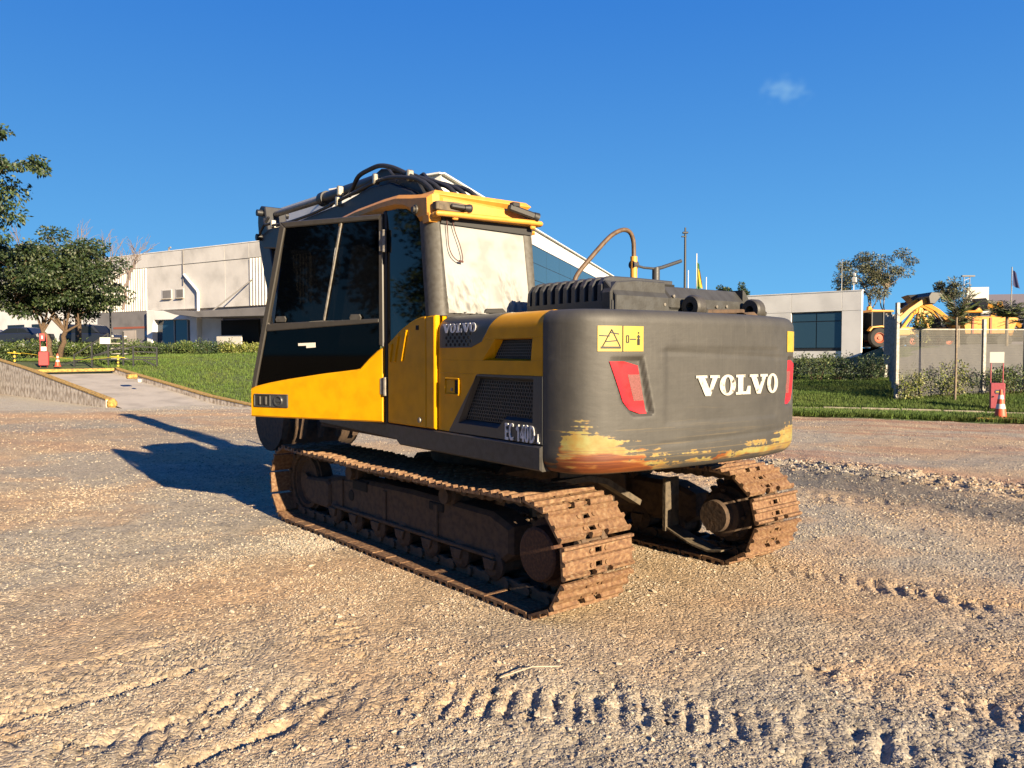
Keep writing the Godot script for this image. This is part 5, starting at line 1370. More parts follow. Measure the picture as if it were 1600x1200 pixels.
func tree(called, label, at, crown, trunk_top, r0, clumps, per, size, wide, tones, sd, bark = "bark", droop = 0.2, crad = 0.24, forks = 2):
	rng.seed = sd          # crown: [centre, radii] of the whole crown above the foot
	var o = thing(called, label, "tree", at)
	var m = MB.new(); m.use_c = true
	var tk = MB.new()
	var joints = []
	for f in forks:
		var a = TAU * f / forks + rng.randf()
		var top = Vector3(cos(a), 0, sin(a)) * r0 * (2.0 + forks) + Vector3(0, trunk_top, 0)
		limb(tk, Vector3(cos(a), 0, sin(a)) * r0 * 0.4 + Vector3(0, -0.3, 0), top, r0 * (1.0 if forks == 1 else 0.8), r0 * 0.55, r0 * 0.4)
		joints.append(top)
	for k in clumps:
		var d = Vector3(rng.randfn(), rng.randfn(), rng.randfn()).normalized()
		var c = crown[0] + d * crown[1] * pow(rng.randf(), 0.45) * 0.86
		if c.y < crown[0].y - crown[1].y * 0.72: c.y = crown[0].y - crown[1].y * 0.5
		var rr = Vector3(crown[1].x, crown[1].y * 0.75, crown[1].z) * crad * rng.randf_range(0.6, 1.3)
		clump(m, c, rr, per, size, wide, tones, droop)
		if k % 2 == 0:
			var j = joints[rng.randi() % joints.size()]
			var p = limb(tk, j, j.lerp(c, 0.95), r0 * 0.34, r0 * 0.07, crown[1].x * 0.06)
			if k % 4 == 0: joints.append(p[2])
	part("trunk", tk, bark, o); part("crown", m, "leaf", o)
	return o
func twig_tree(m, a, d, len, r, depth):
	var b = a + d * len
	limb(m, a, b, r, r * 0.6, len * 0.05)
	if depth == 0: return
	for k in 3 if depth > 1 else 4:
		var nd = (d + Vector3(rng.randfn() * 0.5, rng.randf() * 0.5, rng.randfn() * 0.5)).normalized()
		twig_tree(m, a.lerp(b, rng.randf_range(0.45, 1.0)), nd, len * rng.randf_range(0.5, 0.78), r * 0.52, depth - 1)
const DARK = [Color(0.022, 0.045, 0.012), Color(0.032, 0.06, 0.015), Color(0.042, 0.072, 0.017), Color(0.03, 0.05, 0.02)]
const OLIVE = [Color(0.075, 0.085, 0.04), Color(0.10, 0.105, 0.05), Color(0.06, 0.075, 0.035), Color(0.12, 0.11, 0.055)]
const DEEP = [Color(0.014, 0.032, 0.009), Color(0.022, 0.044, 0.011), Color(0.032, 0.056, 0.013), Color(0.045, 0.062, 0.015)]
const FRESH = [Color(0.06, 0.10, 0.02), Color(0.085, 0.125, 0.026), Color(0.045, 0.08, 0.018), Color(0.11, 0.135, 0.03)]
const LIME = [Color(0.16, 0.19, 0.03), Color(0.20, 0.20, 0.045), Color(0.12, 0.15, 0.025)]

# ---- left: works building, ramp, hedge -------------------------------------------------------------------------------
func slab(parent, called, mt, x0, x1, y0, y1, z0, z1, bev = 0.0):
	return part(called, one_box(Vector3((x0 + x1) * 0.5, (y0 + y1) * 0.5, (z0 + z1) * 0.5), Vector3(x1 - x0, y1 - y0, z1 - z0), bev), mt, parent)
func works():
	var b = thing("warehouse", "long beige concrete warehouse behind the hedge with ribbed cladding and a blue glass entrance", "warehouse", W(-32.6, 0, 72), deg_to_rad(-31.27))
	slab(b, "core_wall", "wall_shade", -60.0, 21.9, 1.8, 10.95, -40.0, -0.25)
	var xs = [-60.0, -34.0, -22.0, -13.0, -3.2, 3.7, 9.3, 12.4, 18.0, 21.9]
	for i in xs.size() - 1:
		slab(b, "parapet_panel", "wall_conc", xs[i] + 0.015, xs[i + 1] - 0.015, 9.75, 11.03, -0.25, 0.06, 0.01)
	slab(b, "coping", "white_wall", -60.0, 21.9, 11.033, 11.10, -0.5, 0.10)
	var ws = [-1.86, 3.7, 9.3, 12.36]
	for i in 3:
		slab(b, "wall_panel", "wall_conc", ws[i] + 0.012, ws[i + 1] - 0.012, 5.75, 9.72, -0.24, 0.0, 0.01)
	for e in [[-9.6, -1.9], [12.39, 19.4]]:
		var rb = MB.new(); var x = e[0]
		while x < e[1] - 0.1:
			rb.prism(V2([x, 0, x + 0.08, 0.09, x + 0.2, 0.09, x + 0.28, 0]), Transform3D(Basis(Vector3(1, 0, 0), Vector3(0, 0, 1), Vector3(0, -1, 0)), Vector3(0, 9.70, 0)), 0.0, 3.93)
			x += 0.36
		rb.box(T(Vector3((e[0] + e[1]) * 0.5, 7.73, -0.1)), Vector3(e[1] - e[0], 3.94, 0.18))
		tag(part("ribbed_cladding", rb, "ribbed", b), "", "", "", "stuff")
	slab(b, "wall_panel", "white_wall", -30.0, -9.65, 2.0, 9.7, -0.24, 0.0)
	for e in [[-27.0, -23.5], [-22.0, -20.0]]: slab(b, "window", "car_glass", e[0], e[1], 3.6, 4.9, -0.1, 0.02)
	for e in [[0.68, 1.88], [2.66, 3.60]]:
		var w = slab(b, "window", "wall_conc", e[0] - 0.1, e[1] + 0.1, 6.72, 7.6, 0.003, 0.06, 0.01)
		part("pane", one_box(Vector3((e[0] + e[1]) * 0.5, 7.16, 0.05), Vector3(e[1] - e[0], 0.7, 0.04)), "wall_grey", w)
		part("sill", one_box(Vector3((e[0] + e[1]) * 0.5, 6.72, 0.12), Vector3(e[1] - e[0] + 0.2, 0.06, 0.14)), "kerb", w)
	part("drain_pipe", one_tube([Vector3(3.95, 8.8, 0.16), Vector3(5.75, 7.3, 0.16), Vector3(5.86, 7.1, 0.16), Vector3(5.86, 5.6, 0.16), Vector3(5.95, 2.0, 0.5)], 0.13, 10), "white_wall", b)
	part("thin_pipe", one_tube([Vector3(3.72, 11.0, 0.1), Vector3(3.72, 7.9, 0.1)], 0.04, 6), "wall_grey", b)
	part("brace", one_tube([Vector3(10.2, 5.2, 2.2), Vector3(12.9, 8.0, 0.05)], 0.06, 6), "wall_grey", b)
	slab(b, "ground_floor_wall", "wall_grey", -9.6, -1.12, 1.9, 5.73, -0.2, 0.10)
	slab(b, "wall_band", "band_red", -7.0, -1.7, 4.12, 4.30, 0.10, 0.125)
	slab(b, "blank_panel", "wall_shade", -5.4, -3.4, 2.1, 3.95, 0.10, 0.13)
	part("drop_sign", one_lathe([Vector2(0, 0), Vector2(0.38, 0), Vector2(0.38, 0.03), Vector2(0, 0.03)], Transform3D(Basis(Vector3.RIGHT, PI / 2), Vector3(-1.65, 3.6, 0.10)), 5), "sign_blue", b)
	var po = MB.new()
	po.prism(V2([-1.08, 1.9, -0.36, 1.9, -0.20, 4.4, 0.0, 4.82, 4.6, 4.78, 5.15, 4.7, 5.15, 1.9, 6.1, 1.9, 6.1, 5.45, 5.0, 5.5, -1.08, 5.74]), T(Vector3(0, 0, -0.22)), 0.0, 0.75, 0.03)
	var pt = part("entrance_portal", po, "white_wall", b)
	for e in [[-0.4, 2.2, "door_glass"], [2.32, 4.1, "door_glass"], [4.35, 5.15, "wall_grey"]]: slab(pt, "glass_door", e[2], e[0], e[1], 1.95, 4.8, -0.1, 0.0)
	for x in [2.2, 4.1]: slab(pt, "door_post", "fence_post", x, x + 0.16, 1.9, 4.8, -0.05, 0.06)
	slab(b, "wall_panel", "white_wall", 6.12, 8.7, 1.9, 4.9, -0.2, 0.05)
	slab(b, "dark_opening", "void", 8.7, 13.4, 1.9, 4.6, -0.2, 0.02)
	var cn = MB.new()
	cn.prism(V2([4.6, 5.50, 9.0, 5.25, 20.0, 5.35, 20.0, 4.62, 9.5, 4.72, 6.5, 5.05]), T(Vector3.ZERO), 0.12, 3.0, 0.03)
	part("canopy", cn, "wall_grey", b)
	slab(b, "low_partition", "ribbed", 9.7, 12.8, 1.9, 3.25, 1.2, 1.3)
	for s in [[1.2, 11.25], [13.6, 11.2]]: part("roof_vent", one_tube([Vector3(s[0], 11.0, -0.3), Vector3(s[0], s[1] + 0.15, -0.3), Vector3(s[0] + 0.25, s[1] + 0.2, -0.3)], 0.09, 6), "wall_grey", b)
	# the tall white hall next to it
	var h = thing("white_hall", "tall white building with a long sloping-looking roof edge and blue glass, behind the excavator", "building")
	var foot = V2([-5.0, 55.2, 22.0, 145.7, -12.0, 145.0, -22.0, 70.0, -13.9, 60.6])
	var m = MB.new()
	m.prism(foot, Transform3D(Basis(Vector3(1, 0, 0), Vector3(0, 0, -1), Vector3(0, 1, 0)), Vector3.ZERO), 1.8, 14.3)
	part("wall", m, "white_wall", h)
	var cp = MB.new()
	bar(cp, W(-14.0, 14.36, 60.66), W(-4.95, 14.36, 55.12), 0.5, 0.12, 0.01); bar(cp, W(-4.95, 14.36, 55.12), W(22.1, 14.36, 145.8), 0.5, 0.12, 0.01)
	part("coping", cp, "white_wall", h)
	var u = Vector3(0.286, 0, -0.958); var nn = Vector3(0.958, 0, 0.286)
	var o = W(-5.0, 0, 55.2)
	var back = MB.new(); bar(back, o + u * 6.0 + nn * 0.02 + Vector3.UP * 7.4, o + u * 90.0 + nn * 0.02 + Vector3.UP * 7.4, 0.1, 10.7)
	part("glazing_frame", back, "metal_dark", h)
	for i in 14:
		for k in 5:
			var s0 = 6.1 + i * 6.0; var y0 = 12.68 - (k + 1) * 1.72
			if k == 4: y0 = 2.2
			var y1 = 12.68 - k * 1.72 - 0.06
			var pm = MB.new(); bar(pm, o + u * s0 + nn * 0.07 + Vector3.UP * (y0 + y1) * 0.5, o + u * (s0 + 5.92) + nn * 0.07 + Vector3.UP * (y0 + y1) * 0.5, 0.06, y1 - y0)
			part("pane", pm, "blue_glass", h)

func ramp():
	var r = thing("loading_ramp", "concrete loading ramp with low yellow-topped walls at the left edge of the yard", "ramp")
	var P = func(t, b, y): return W(-12.5 - 0.71 * t + 0.70 * b, y, 23.7 + 0.70 * t + 0.71 * b)
	var top = func(t): return 0.27 + 0.092 * t if t < 8.4 else 1.043 + 0.075 * (t - 8.4)
	var edges = [[0.0, 0.24, -0.3, 14.0], [3.1, 3.34, -0.3, 8.6]]
	for k in 2:
		var e = edges[k]
		var wl = MB.new(); var cp = MB.new()
		var ts = [e[2], 2.0, 4.2, 6.4, 8.4, e[3]] if k == 0 else [-3.6, e[2], 2.0, 4.2, 6.4, e[3]]
		for i in ts.size() - 1:
			var a = ts[i]; var b = ts[i + 1]
			var ha = top.call(a) if a > -1.0 else 0.05; var hb = top.call(b)
			for mm in [[wl, -0.1, 0.0, 0.0], [cp, 0.0, 0.035, 0.012]]:
				var y0a = -0.1 if mm[0] == wl else ha; var y0b = -0.1 if mm[0] == wl else hb
				var q = mm[3]
				var A = [P.call(a, e[0] - q, y0a), P.call(b, e[0] - q, y0b), P.call(b, e[1] + q, y0b), P.call(a, e[1] + q, y0a)]
				var B = [P.call(a, e[0] - q, ha + mm[2]), P.call(b, e[0] - q, hb + mm[2]), P.call(b, e[1] + q, hb + mm[2]), P.call(a, e[1] + q, ha + mm[2])]
				var s = mm[0]
				s.q(B[0], B[3], B[2], B[1])
				s.q(A[0], B[0], B[1], A[1]); s.q(A[3], A[2], B[2], B[3])
				if i == 0: s.q(A[0], A[3], B[3], B[0])
				if i == ts.size() - 2: s.q(A[1], B[1], B[2], A[2])
		part("ramp_wall", wl, "stained", r); part("painted_edge", cp, "kerb_yellow", r)
	var dk = MB.new(); var rows = []
	for i in 21:
		var t = lerpf(-2.6, 8.3, i / 20.0); var row = []
		for j in 5: row.append(P.call(t, lerpf(0.241, 3.099, j / 4.0), maxf(-0.03, 0.092 * t + 0.10)))
		rows.append(row)
	dk.grid(rows, null, (rows[1][0] - rows[0][0]).cross(rows[0][1] - rows[0][0]).y < 0)
	part("deck", dk, "concrete", r)
	var cr = MB.new()
	bar(cr, P.call(8.35, 0.1, 0.99), P.call(8.35, 3.3, 1.02), 0.18, 0.12, 0.02)
	part("painted_edge", cr, "kerb_yellow", r)
	var eb = MB.new(); bar(eb, P.call(-0.31, 0.02, 0.13), P.call(-0.33, 0.30, 0.13), 0.30, 0.27, 0.07)
	part("end_block", eb, "kerb_yellow", r)
	var yb = solo("kerb_block", one_box(W(-13.4, 0.85, 27.4), Vector3(0.34, 0.16, 0.2), 0.03, 0.8), "kerb_yellow", "short pale yellow concrete block on the grass beside the ramp edge", "kerb block")
	solo("marker_stone", one_box(W(-12.9, 0.72, 26.9), Vector3(0.12, 0.12, 0.12), 0.02, 0.8), "sign_white", "small white marker stone in the grass next to the ramp", "marker stone")

func cone(at, label, s = 1.0):
	var c = thing("traffic_cone", label, "traffic cone", at, 0.3)
	part("base", one_box(Vector3(0, 0.02, 0), Vector3(0.40, 0.04, 0.40) * s, 0.012), "cone_base", c)
	var H = 0.72 * s
	var rr = func(y): return lerpf(0.145, 0.028, y) * s
	for e in [[0.0, 0.36, "cone_orange"], [0.36, 0.52, "sign_white"], [0.52, 0.68, "cone_orange"], [0.68, 0.82, "sign_white"], [0.82, 1.0, "cone_orange"]]:
		var m = one_lathe([Vector2(rr.call(e[0]) + 0.001, 0.04 + H * e[0]), Vector2(rr.call(e[1]) + 0.001, 0.04 + H * e[1]), Vector2(0, 0.04 + H * e[1])], T(Vector3.ZERO), 24)
		if e[0] == 0.0: m.lathe([Vector2(rr.call(0.0) + 0.03, 0.04), Vector2(rr.call(0.0) + 0.01, 0.07)], T(Vector3.ZERO), 24)
		part("body" if e[2] == "cone_orange" else "reflective_band", m, e[2], c)
	return c

func car(called, label, at, turn, paint, suv):
	var c = thing(called, label, "car", at, turn)
	var z = T(Vector3(0, 0, -0.88))
	var body = V2([-2.2, 0.35, -2.25, 0.75, -2.15, 1.0, -1.0, 1.05, 1.0, 1.02, 1.95, 0.92, 2.22, 0.72, 2.25, 0.4, 1.9, 0.3, -1.9, 0.3])
	part("body", one_prism(body, z, 0.0, 1.76, 0.10), paint, c)
	var top = V2([-2.1, 1.0, -1.85, 1.6, -1.5, 1.68, 0.2, 1.68, 0.6, 1.6, 1.15, 1.0]) if suv else V2([-1.7, 1.0, -1.1, 1.42, -0.6, 1.48, 0.2, 1.46, 0.5, 1.38, 1.2, 1.0])
	part("roof", one_prism(top, T(Vector3(0, 0, -0.76)), 0.0, 1.52, 0.14), paint, c)
	var gl = V2([-1.85, 1.04, -1.66, 1.5, -0.75, 1.55, -0.75, 1.04]) if suv else V2([-1.3, 1.04, -0.95, 1.34, -0.5, 1.38, -0.5, 1.04])
	var g2 = V2([-0.65, 1.04, -0.65, 1.55, 0.2, 1.55, 0.45, 1.48, 0.9, 1.04]) if suv else V2([-0.42, 1.04, -0.42, 1.38, 0.2, 1.37, 0.4, 1.3, 0.9, 1.04])
	for s in [0.765, -0.785]:
		part("window", one_prism(gl, T(Vector3(0, 0, s)), 0.0, 0.02), "car_glass", c); part("window", one_prism(g2, T(Vector3(0, 0, s)), 0.0, 0.02), "car_glass", c)
	part("windscreen", one_prism(V2([0.62, 1.55, 0.64, 1.57, 1.20, 1.03, 1.17, 1.02]) if suv else V2([0.52, 1.34, 0.54, 1.36, 1.24, 1.03, 1.2, 1.02]), T(Vector3(0, 0, -0.66)), 0.0, 1.32), "car_glass", c)
	for x in [-1.4, 1.4]:
		for s in [-1, 1]:
			var w = part("wheel", one_lathe([Vector2(0.2, -0.1), Vector2(0.32, -0.1), Vector2(0.34, -0.06), Vector2(0.34, 0.06), Vector2(0.32, 0.1), Vector2(0.2, 0.1), Vector2(0, 0.06)], Transform3D(Basis(Vector3.RIGHT, PI / 2 * s), Vector3(x, 0.34, 0.82 * s)), 20), "rubber", c)
			part("rim", one_lathe([Vector2(0, 0.085), Vector2(0.2, 0.085), Vector2(0.2, 0.10), Vector2(0, 0.095)], Transform3D(Basis(Vector3.RIGHT, PI / 2 * s), Vector3(x, 0.34, 0.82 * s)), 12), "car_silver", w)
	for s in [-0.7, 0.7]: part("headlight", one_box(Vector3(2.18, 0.78, s), Vector3(0.12, 0.14, 0.3), 0.04), "sign_white", c)

func left_side():
	works(); ramp()
	var H = func(x, z): return terrain(x, z)
	tree("broad_tree", "dense dark green broad tree with a forked trunk behind the hedge on the left", W(-25.2, H.call(-25.2, 43.0), 43.0), [Vector3(-0.3, 4.5, 0), Vector3(4.7, 2.8, 3.6)], 1.5, 0.21, 105, 430, 0.17, 0.28, DEEP, 15, "bark", 0.5, 0.2, 2)
	tree("tall_tree", "tall open tree at the left edge with layered drooping sprays of leaves", W(-26.6, H.call(-26.6, 36.0), 36.0), [Vector3(-0.4, 7.2, 0), Vector3(4.6, 3.7, 3.2)], 3.6, 0.24, 84, 200, 0.22, 0.24, DARK + [Color(0.06, 0.085, 0.02)], 12, "bark", 0.9, 0.19, 2)
	var sp = MB.new(); sp.use_c = true; var spt = MB.new(); rng.seed = 14
	for e in [[Vector3(4.7, 9.0, 0.5), 3], [Vector3(3.4, 10.3, 0.3), 3], [Vector3(3.6, 6.9, 0.4), 2], [Vector3(2.9, 5.9, 0.3), 2]]:
		for k in e[1] * 5:
			var c = e[0] + Vector3(rng.randf_range(-1.5, 0.45), rng.randf_range(-0.3, 0.3), rng.randf_range(-0.5, 0.5))
			clump(sp, c, Vector3(0.36, 0.2, 0.36), 60, 0.2, 0.24, DARK, 1.0)
		limb(spt, Vector3(0.5, e[0].y - 1.8, 0), e[0], 0.06, 0.015, 0.2)
	var tt = get_node("tall_tree")
	part("spray", sp, "leaf", tt); part("branch", spt, "bark", tt)
	var tw = MB.new(); rng.seed = 9
	var bt = thing("bare_tree", "leafless tree with pale upright twigs behind the dense broad tree", "tree", W(-29.5, 2.1, 53.0))
	for k in 5: twig_tree(tw, Vector3(-2.6 + k * 1.4, 2.6, 0), Vector3(-0.25 + k * 0.12, 1, rng.randf_range(-0.2, 0.2)).normalized(), 3.1, 0.09, 3)
	part("crown", tw, "twig", bt); part("trunk", one_tube([Vector3(0, -0.2, 0), Vector3(0, 2.0, 0), Vector3(0.1, 3.2, 0)], 0.2, 8), "bark", bt)
	# trees along the left side of the yard, mirrored in the cab's glass
	var mt = tree("yard_tree", "dark broad tree left of the yard, mirrored in the cab door", W(-22.0, 0, -9.0), [Vector3(0, 7.2, 0), Vector3(4.6, 5.4, 4.6)], 2.6, 0.25, 70, 260, 0.3, 0.3, DARK, 31, "bark", 0.2, 0.3, 2)
	copy(mt, W(-27.0, 0, -2.0), 2.0, "dark tree left of the yard, second of those mirrored in the door", "trees mirrored in the cab glass", 1.1)
	copy(mt, W(-30.0, 0, 6.0), 4.0, "dark tree left of the yard, mirrored in the side glass", "trees mirrored in the cab glass", 1.0)
	copy(mt, W(-17.0, 0, -17.0), 1.0, "dark tree behind the yard, mirrored at the front of the door", "trees mirrored in the cab glass", 1.15)
	copy(mt, W(-31.0, 0, 16.0), 5.0, "dark tree at the left of the yard, out beyond the ramp", "trees mirrored in the cab glass", 0.9)
	# hedge of separate bushes
	var says = ["bushy green shrub at the left end of the hedge", "round hedge shrub in front of the dark parked car", "hedge shrub left of the forked trunk", "dark shrub at the foot of the forked tree", "hedge shrub behind the black railing, near the tree", "hedge shrub behind the white sign on the railing", "hedge shrub left of the globe lamp", "tall hedge shrub right of the globe lamp", "leafy hedge shrub under the grey shop wall", "hedge shrub under the white entrance portal", "hedge shrub in front of the blue glass doors", "hedge shrub right of the blue glass doors", "hedge shrub under the dark canopy", "low yellow-green clipped shrub next to the cab door", "yellowish clipped shrub nearest the cab door"]
	for i in says.size():
		var px = lerpf(-0.66, -0.335, i / 14.0)
		var z = 44.0 if i < 12 else 41.0
		var x = px * z
		var g = FRESH if i % 3 else DARK
		bush("hedge_shrub", says[i], W(x, H.call(x, z) - 0.1, z), 2.1 if i < 13 else 1.6, [1.3, 1.2, 1.25, 1.15, 1.2, 1.0, 1.0, 1.15, 0.95, 0.85, 0.8, 0.85, 0.95, 0.75, 0.7][i], 1300, 0.11, g if i < 13 else LIME, 200 + i, "shrubs of the hedge along the works", "shrub")
	car("parked_van", "dark people carrier parked beyond the hedge, right of the forked trunk", W(-31.2, 2.2, 58.0), deg_to_rad(-12), "car_dark", true)
	car("parked_car", "dark low car parked beyond the hedge, left of the forked trunk", W(-36.6, 2.2, 58.0), deg_to_rad(170), "car_dark", false)
	car("parked_car", "silver car parked at the far left beyond the hedge", W(-42.0, 2.2, 62.0), deg_to_rad(165), "car_silver", false)
	# small things at the top of the ramp
	var f = thing("fire_point", "red fire-extinguisher cabinet with a small red sign on poles at the top of the ramp", "fire cabinet", W(-19.25, 1.1, 32.0), 0.35)
	part("cabinet", one_box(Vector3(0, 0.36, 0), Vector3(0.36, 0.56, 0.22), 0.015), "red", f)
	for x in [-0.14, 0.10]: part("pole", one_tube([Vector3(x, 0, -0.06), Vector3(x, 1.35, -0.06)], 0.015, 6), "red", f)
	var s = part("sign", one_box(Vector3(-0.06, 1.24, -0.03), Vector3(0.19, 0.30, 0.015), 0.004), "red", f)
	part("symbol", one_prism(V2([-0.02, -0.07, 0.03, -0.07, 0.03, 0.04, 0.0, 0.08, -0.02, 0.04]), T(Vector3(-0.06, 1.24, -0.021)), 0.0, 0.004), "sign_white", s)
	part("notice", one_box(Vector3(-0.01, 0.76, -0.03), Vector3(0.2, 0.18, 0.015), 0.004), "sign_white", f)
	cone(W(-18.75, 1.1, 32.1), "faded orange and white traffic cone beside the red cabinet at the top of the ramp", 0.72)
	for e in [[-21.1, 33.0, "yellow and black striped post at the far left behind the ramp wall", 0.62], [-15.8, 31.2, "short yellow and black striped post in front of the black railing", 0.45]]:
		var p = thing("striped_post", e[2], "post", W(e[0], 1.15, e[1]), 0.0, "striped marker posts along the top of the ramp")
		for k in 7: part("stripe", one_lathe([Vector2(0, 0), Vector2(0.04, 0), Vector2(0.04, e[3] / 7.0 - 0.002), Vector2(0, e[3] / 7.0 - 0.002)], T(Vector3(0, k * e[3] / 7.0, 0)), 10), "stripe_yellow" if k % 2 == 0 else "black", p)
		part("crossbar", one_bar(Vector3(-0.28, e[3] - 0.06, 0), Vector3(0.3, e[3] - 0.10, 0.05), 0.03, 0.03), "stripe_yellow", p)
	solo("barrier_chain", one_tube(smooth_path([W(-20.8, 1.7, 33.0), W(-19.0, 1.5, 32.6), W(-17.6, 1.42, 32.0), W(-15.8, 1.55, 31.2)], 5), 0.008, 6), "stripe_yellow", "yellow chain sagging between the striped posts at the ramp top", "chain")
	var ra = thing("railing", "black steel stair railing with a white sign at the top of the ramp", "railing", W(-17.6, 1.1, 33.2), deg_to_rad(10))
	for e in [[-1.0, 0.55, 0.0], [-0.3, 1.05, 0.0], [0.35, 1.45, 0.0], [0.95, 1.5, 0.0], [1.35, 0.9, 0.0], [2.3, 0.85, 0.0]]: part("post", one_box(Vector3(e[0], e[1] * 0.5, e[2]), Vector3(0.06, e[1], 0.06)), "metal_dark", ra)
	for e in [[-1.0, 0.5, 0.35, 1.42], [-1.0, 0.2, 0.95, 0.9], [-1.6, 0.05, 0.4, 0.65], [1.35, 0.88, 2.3, 0.83], [1.35, 0.42, 2.3, 0.40], [0.0, 0.32, 2.3, 0.32], [1.35, 0.66, 2.3, 0.62], [1.75, 0.3, 2.2, 0.05], [0.35, 0.7, 1.35, 0.85]]: part("rail", one_bar(Vector3(e[0], e[1], 0), Vector3(e[2], e[3], 0), 0.05, 0.05), "metal_dark", ra)
	for k in 5: part("tread", one_box(Vector3(0.66, 0.35 + k * 0.22, -0.5), Vector3(0.62, 0.05, 0.3)), "fence_post", ra)
	part("sign", one_box(Vector3(0.25, 1.12, 0.05), Vector3(0.42, 0.27, 0.015)), "sign_white", ra)
	var la = thing("globe_lamp", "thin black garden lamp post with a white globe in front of the grey shop wall", "lamp post", W(-23.7, H.call(-23.7, 46.0), 46.0))
	part("pole", one_tube([Vector3(0, -0.1, 0), Vector3(0, 2.6, 0)], 0.05, 8), "metal_dark", la)
	var gl = SphereMesh.new(); gl.radius = 0.14; gl.height = 0.28
	part("globe", gl, "sign_white", la).position = Vector3(0, 2.74, 0)

# ---- right: low white office, bank, fence, machines ------------------------------------------------------------------
func backhoe(label):
	var b = thing("backhoe_loader", label, "backhoe loader", W(27.3, 2.15, 58.0), 0.0, "yellow backhoe loaders parked behind the fence")
	var z = func(d): return T(Vector3(0, 0, -d * 0.5))
	part("chassis", one_prism(V2([-1.6, 0.55, 2.5, 0.55, 2.5, 0.9, -1.6, 1.0]), z.call(0.8), 0.0, 0.8, 0.04), "metal_dark", b)
	part("bonnet", one_prism(V2([0.75, 0.9, 2.55, 0.9, 2.6, 1.35, 2.4, 1.5, 0.75, 1.65]), z.call(0.95), 0.0, 0.95, 0.06), "backhoe_yellow", b)
	part("cab_glass", one_prism(V2([-0.85, 1.0, 0.72, 1.0, 0.85, 1.6, 0.55, 2.62, -0.85, 2.62]), z.call(1.42), 0.0, 1.42, 0.03), "car_glass", b)
	part("cab_roof", one_prism(V2([-1.0, 2.62, 0.75, 2.62, 0.72, 2.76, -0.9, 2.8]), z.call(1.6), 0.0, 1.6, 0.05), "backhoe_yellow", b)
	for e in [[-0.85, -0.85], [0.72, 0.56], [0.0, 0.0]]:
		for s in [-0.73, 0.73]: part("cab_post", one_bar(Vector3(e[0], 1.0, s), Vector3(e[1], 2.63, s), 0.07, 0.07), "metal_dark", b)
	for s in [-0.95, 0.95]:
		part("mudguard", one_prism(V2([-1.25, 1.25, -1.0, 1.55, -0.3, 1.62, 0.3, 1.45, 0.6, 1.1, 0.5, 1.08, 0.25, 1.36, -0.3, 1.5, -0.95, 1.45, -1.15, 1.2]), T(Vector3(0, 0, s - 0.22)), 0.0, 0.44, 0.01), "backhoe_yellow", b)
		for e in [[-0.45, 0.72, 0.42], [2.0, 0.48, 0.3]]:
			var X = Transform3D(Basis(Vector3.RIGHT, PI / 2 * signf(s)), Vector3(e[0], e[1], s))
			var w = part("wheel", one_lathe([Vector2(e[1] * 0.55, -e[2] * 0.5), Vector2(e[1] * 0.92, -e[2] * 0.5), Vector2(e[1], -e[2] * 0.35), Vector2(e[1], e[2] * 0.35), Vector2(e[1] * 0.92, e[2] * 0.5), Vector2(e[1] * 0.55, e[2] * 0.5)], X, 24), "rubber", b)
			part("rim", one_lathe([Vector2(e[1] * 0.58, e[2] * 0.42), Vector2(e[1] * 0.5, e[2] * 0.46), Vector2(e[1] * 0.4, e[2] * 0.2), Vector2(e[1] * 0.18, e[2] * 0.22), Vector2(e[1] * 0.16, e[2] * 0.36), Vector2(0, e[2] * 0.36)], X, 20), "rim", w)
	for s in [-0.6, 0.6]:
		part("loader_arm", one_prism(V2([0.75, 1.7, 0.85, 1.95, 1.9, 2.9, 3.0, 3.65, 3.35, 3.6, 3.3, 3.4, 2.2, 2.75, 1.0, 1.62]), T(Vector3(0, 0, s - 0.09)), 0.0, 0.18, 0.02), "backhoe_yellow", b)
		part("loader_cylinder", one_tube([Vector3(1.2, 1.3, s), Vector3(2.3, 2.85, s)], 0.06, 8), "metal_dark", b)
	part("loader_bucket", one_prism(V2([3.2, 3.25, 3.1, 3.75, 3.3, 4.05, 4.25, 4.0, 4.0, 3.75, 3.55, 3.2]), z.call(2.2), 0.0, 2.2, 0.02), "boom", b)
	part("rear_boom", one_prism(V2([-1.6, 0.9, -1.3, 0.9, -1.55, 2.2, -2.1, 3.3, -2.35, 3.3, -1.9, 2.2]), z.call(0.3), 0.0, 0.3, 0.03), "backhoe_yellow", b)
	part("rear_stick", one_prism(V2([-2.1, 3.45, -2.45, 3.45, -2.75, 2.0, -2.5, 1.9]), z.call(0.24), 0.0, 0.24, 0.03), "backhoe_yellow", b)
	part("rear_bucket", one_prism(V2([-2.8, 1.95, -2.4, 1.9, -2.1, 1.5, -2.35, 1.25, -2.7, 1.5]), z.call(0.6), 0.0, 0.6, 0.02), "boom", b)
	return b

func wire_panel(m, a, b, y0, y1, up = 0.034):
	var n = int(a.distance_to(b) / up)
	for i in n:
		var p = a.lerp(b, (i + 0.5) / n)
		m.box(Transform3D(Basis(), p + Vector3(0, (y0 + y1) * 0.5, 0)), Vector3(0.010, y1 - y0, 0.010))
	var k = int((y1 - y0) / 0.05)
	for i in k:
		var y = lerpf(y0, y1, (i + 0.5) / k)
		bar(m, a + Vector3(0, y, 0), b + Vector3(0, y, 0), 0.003, 0.003)

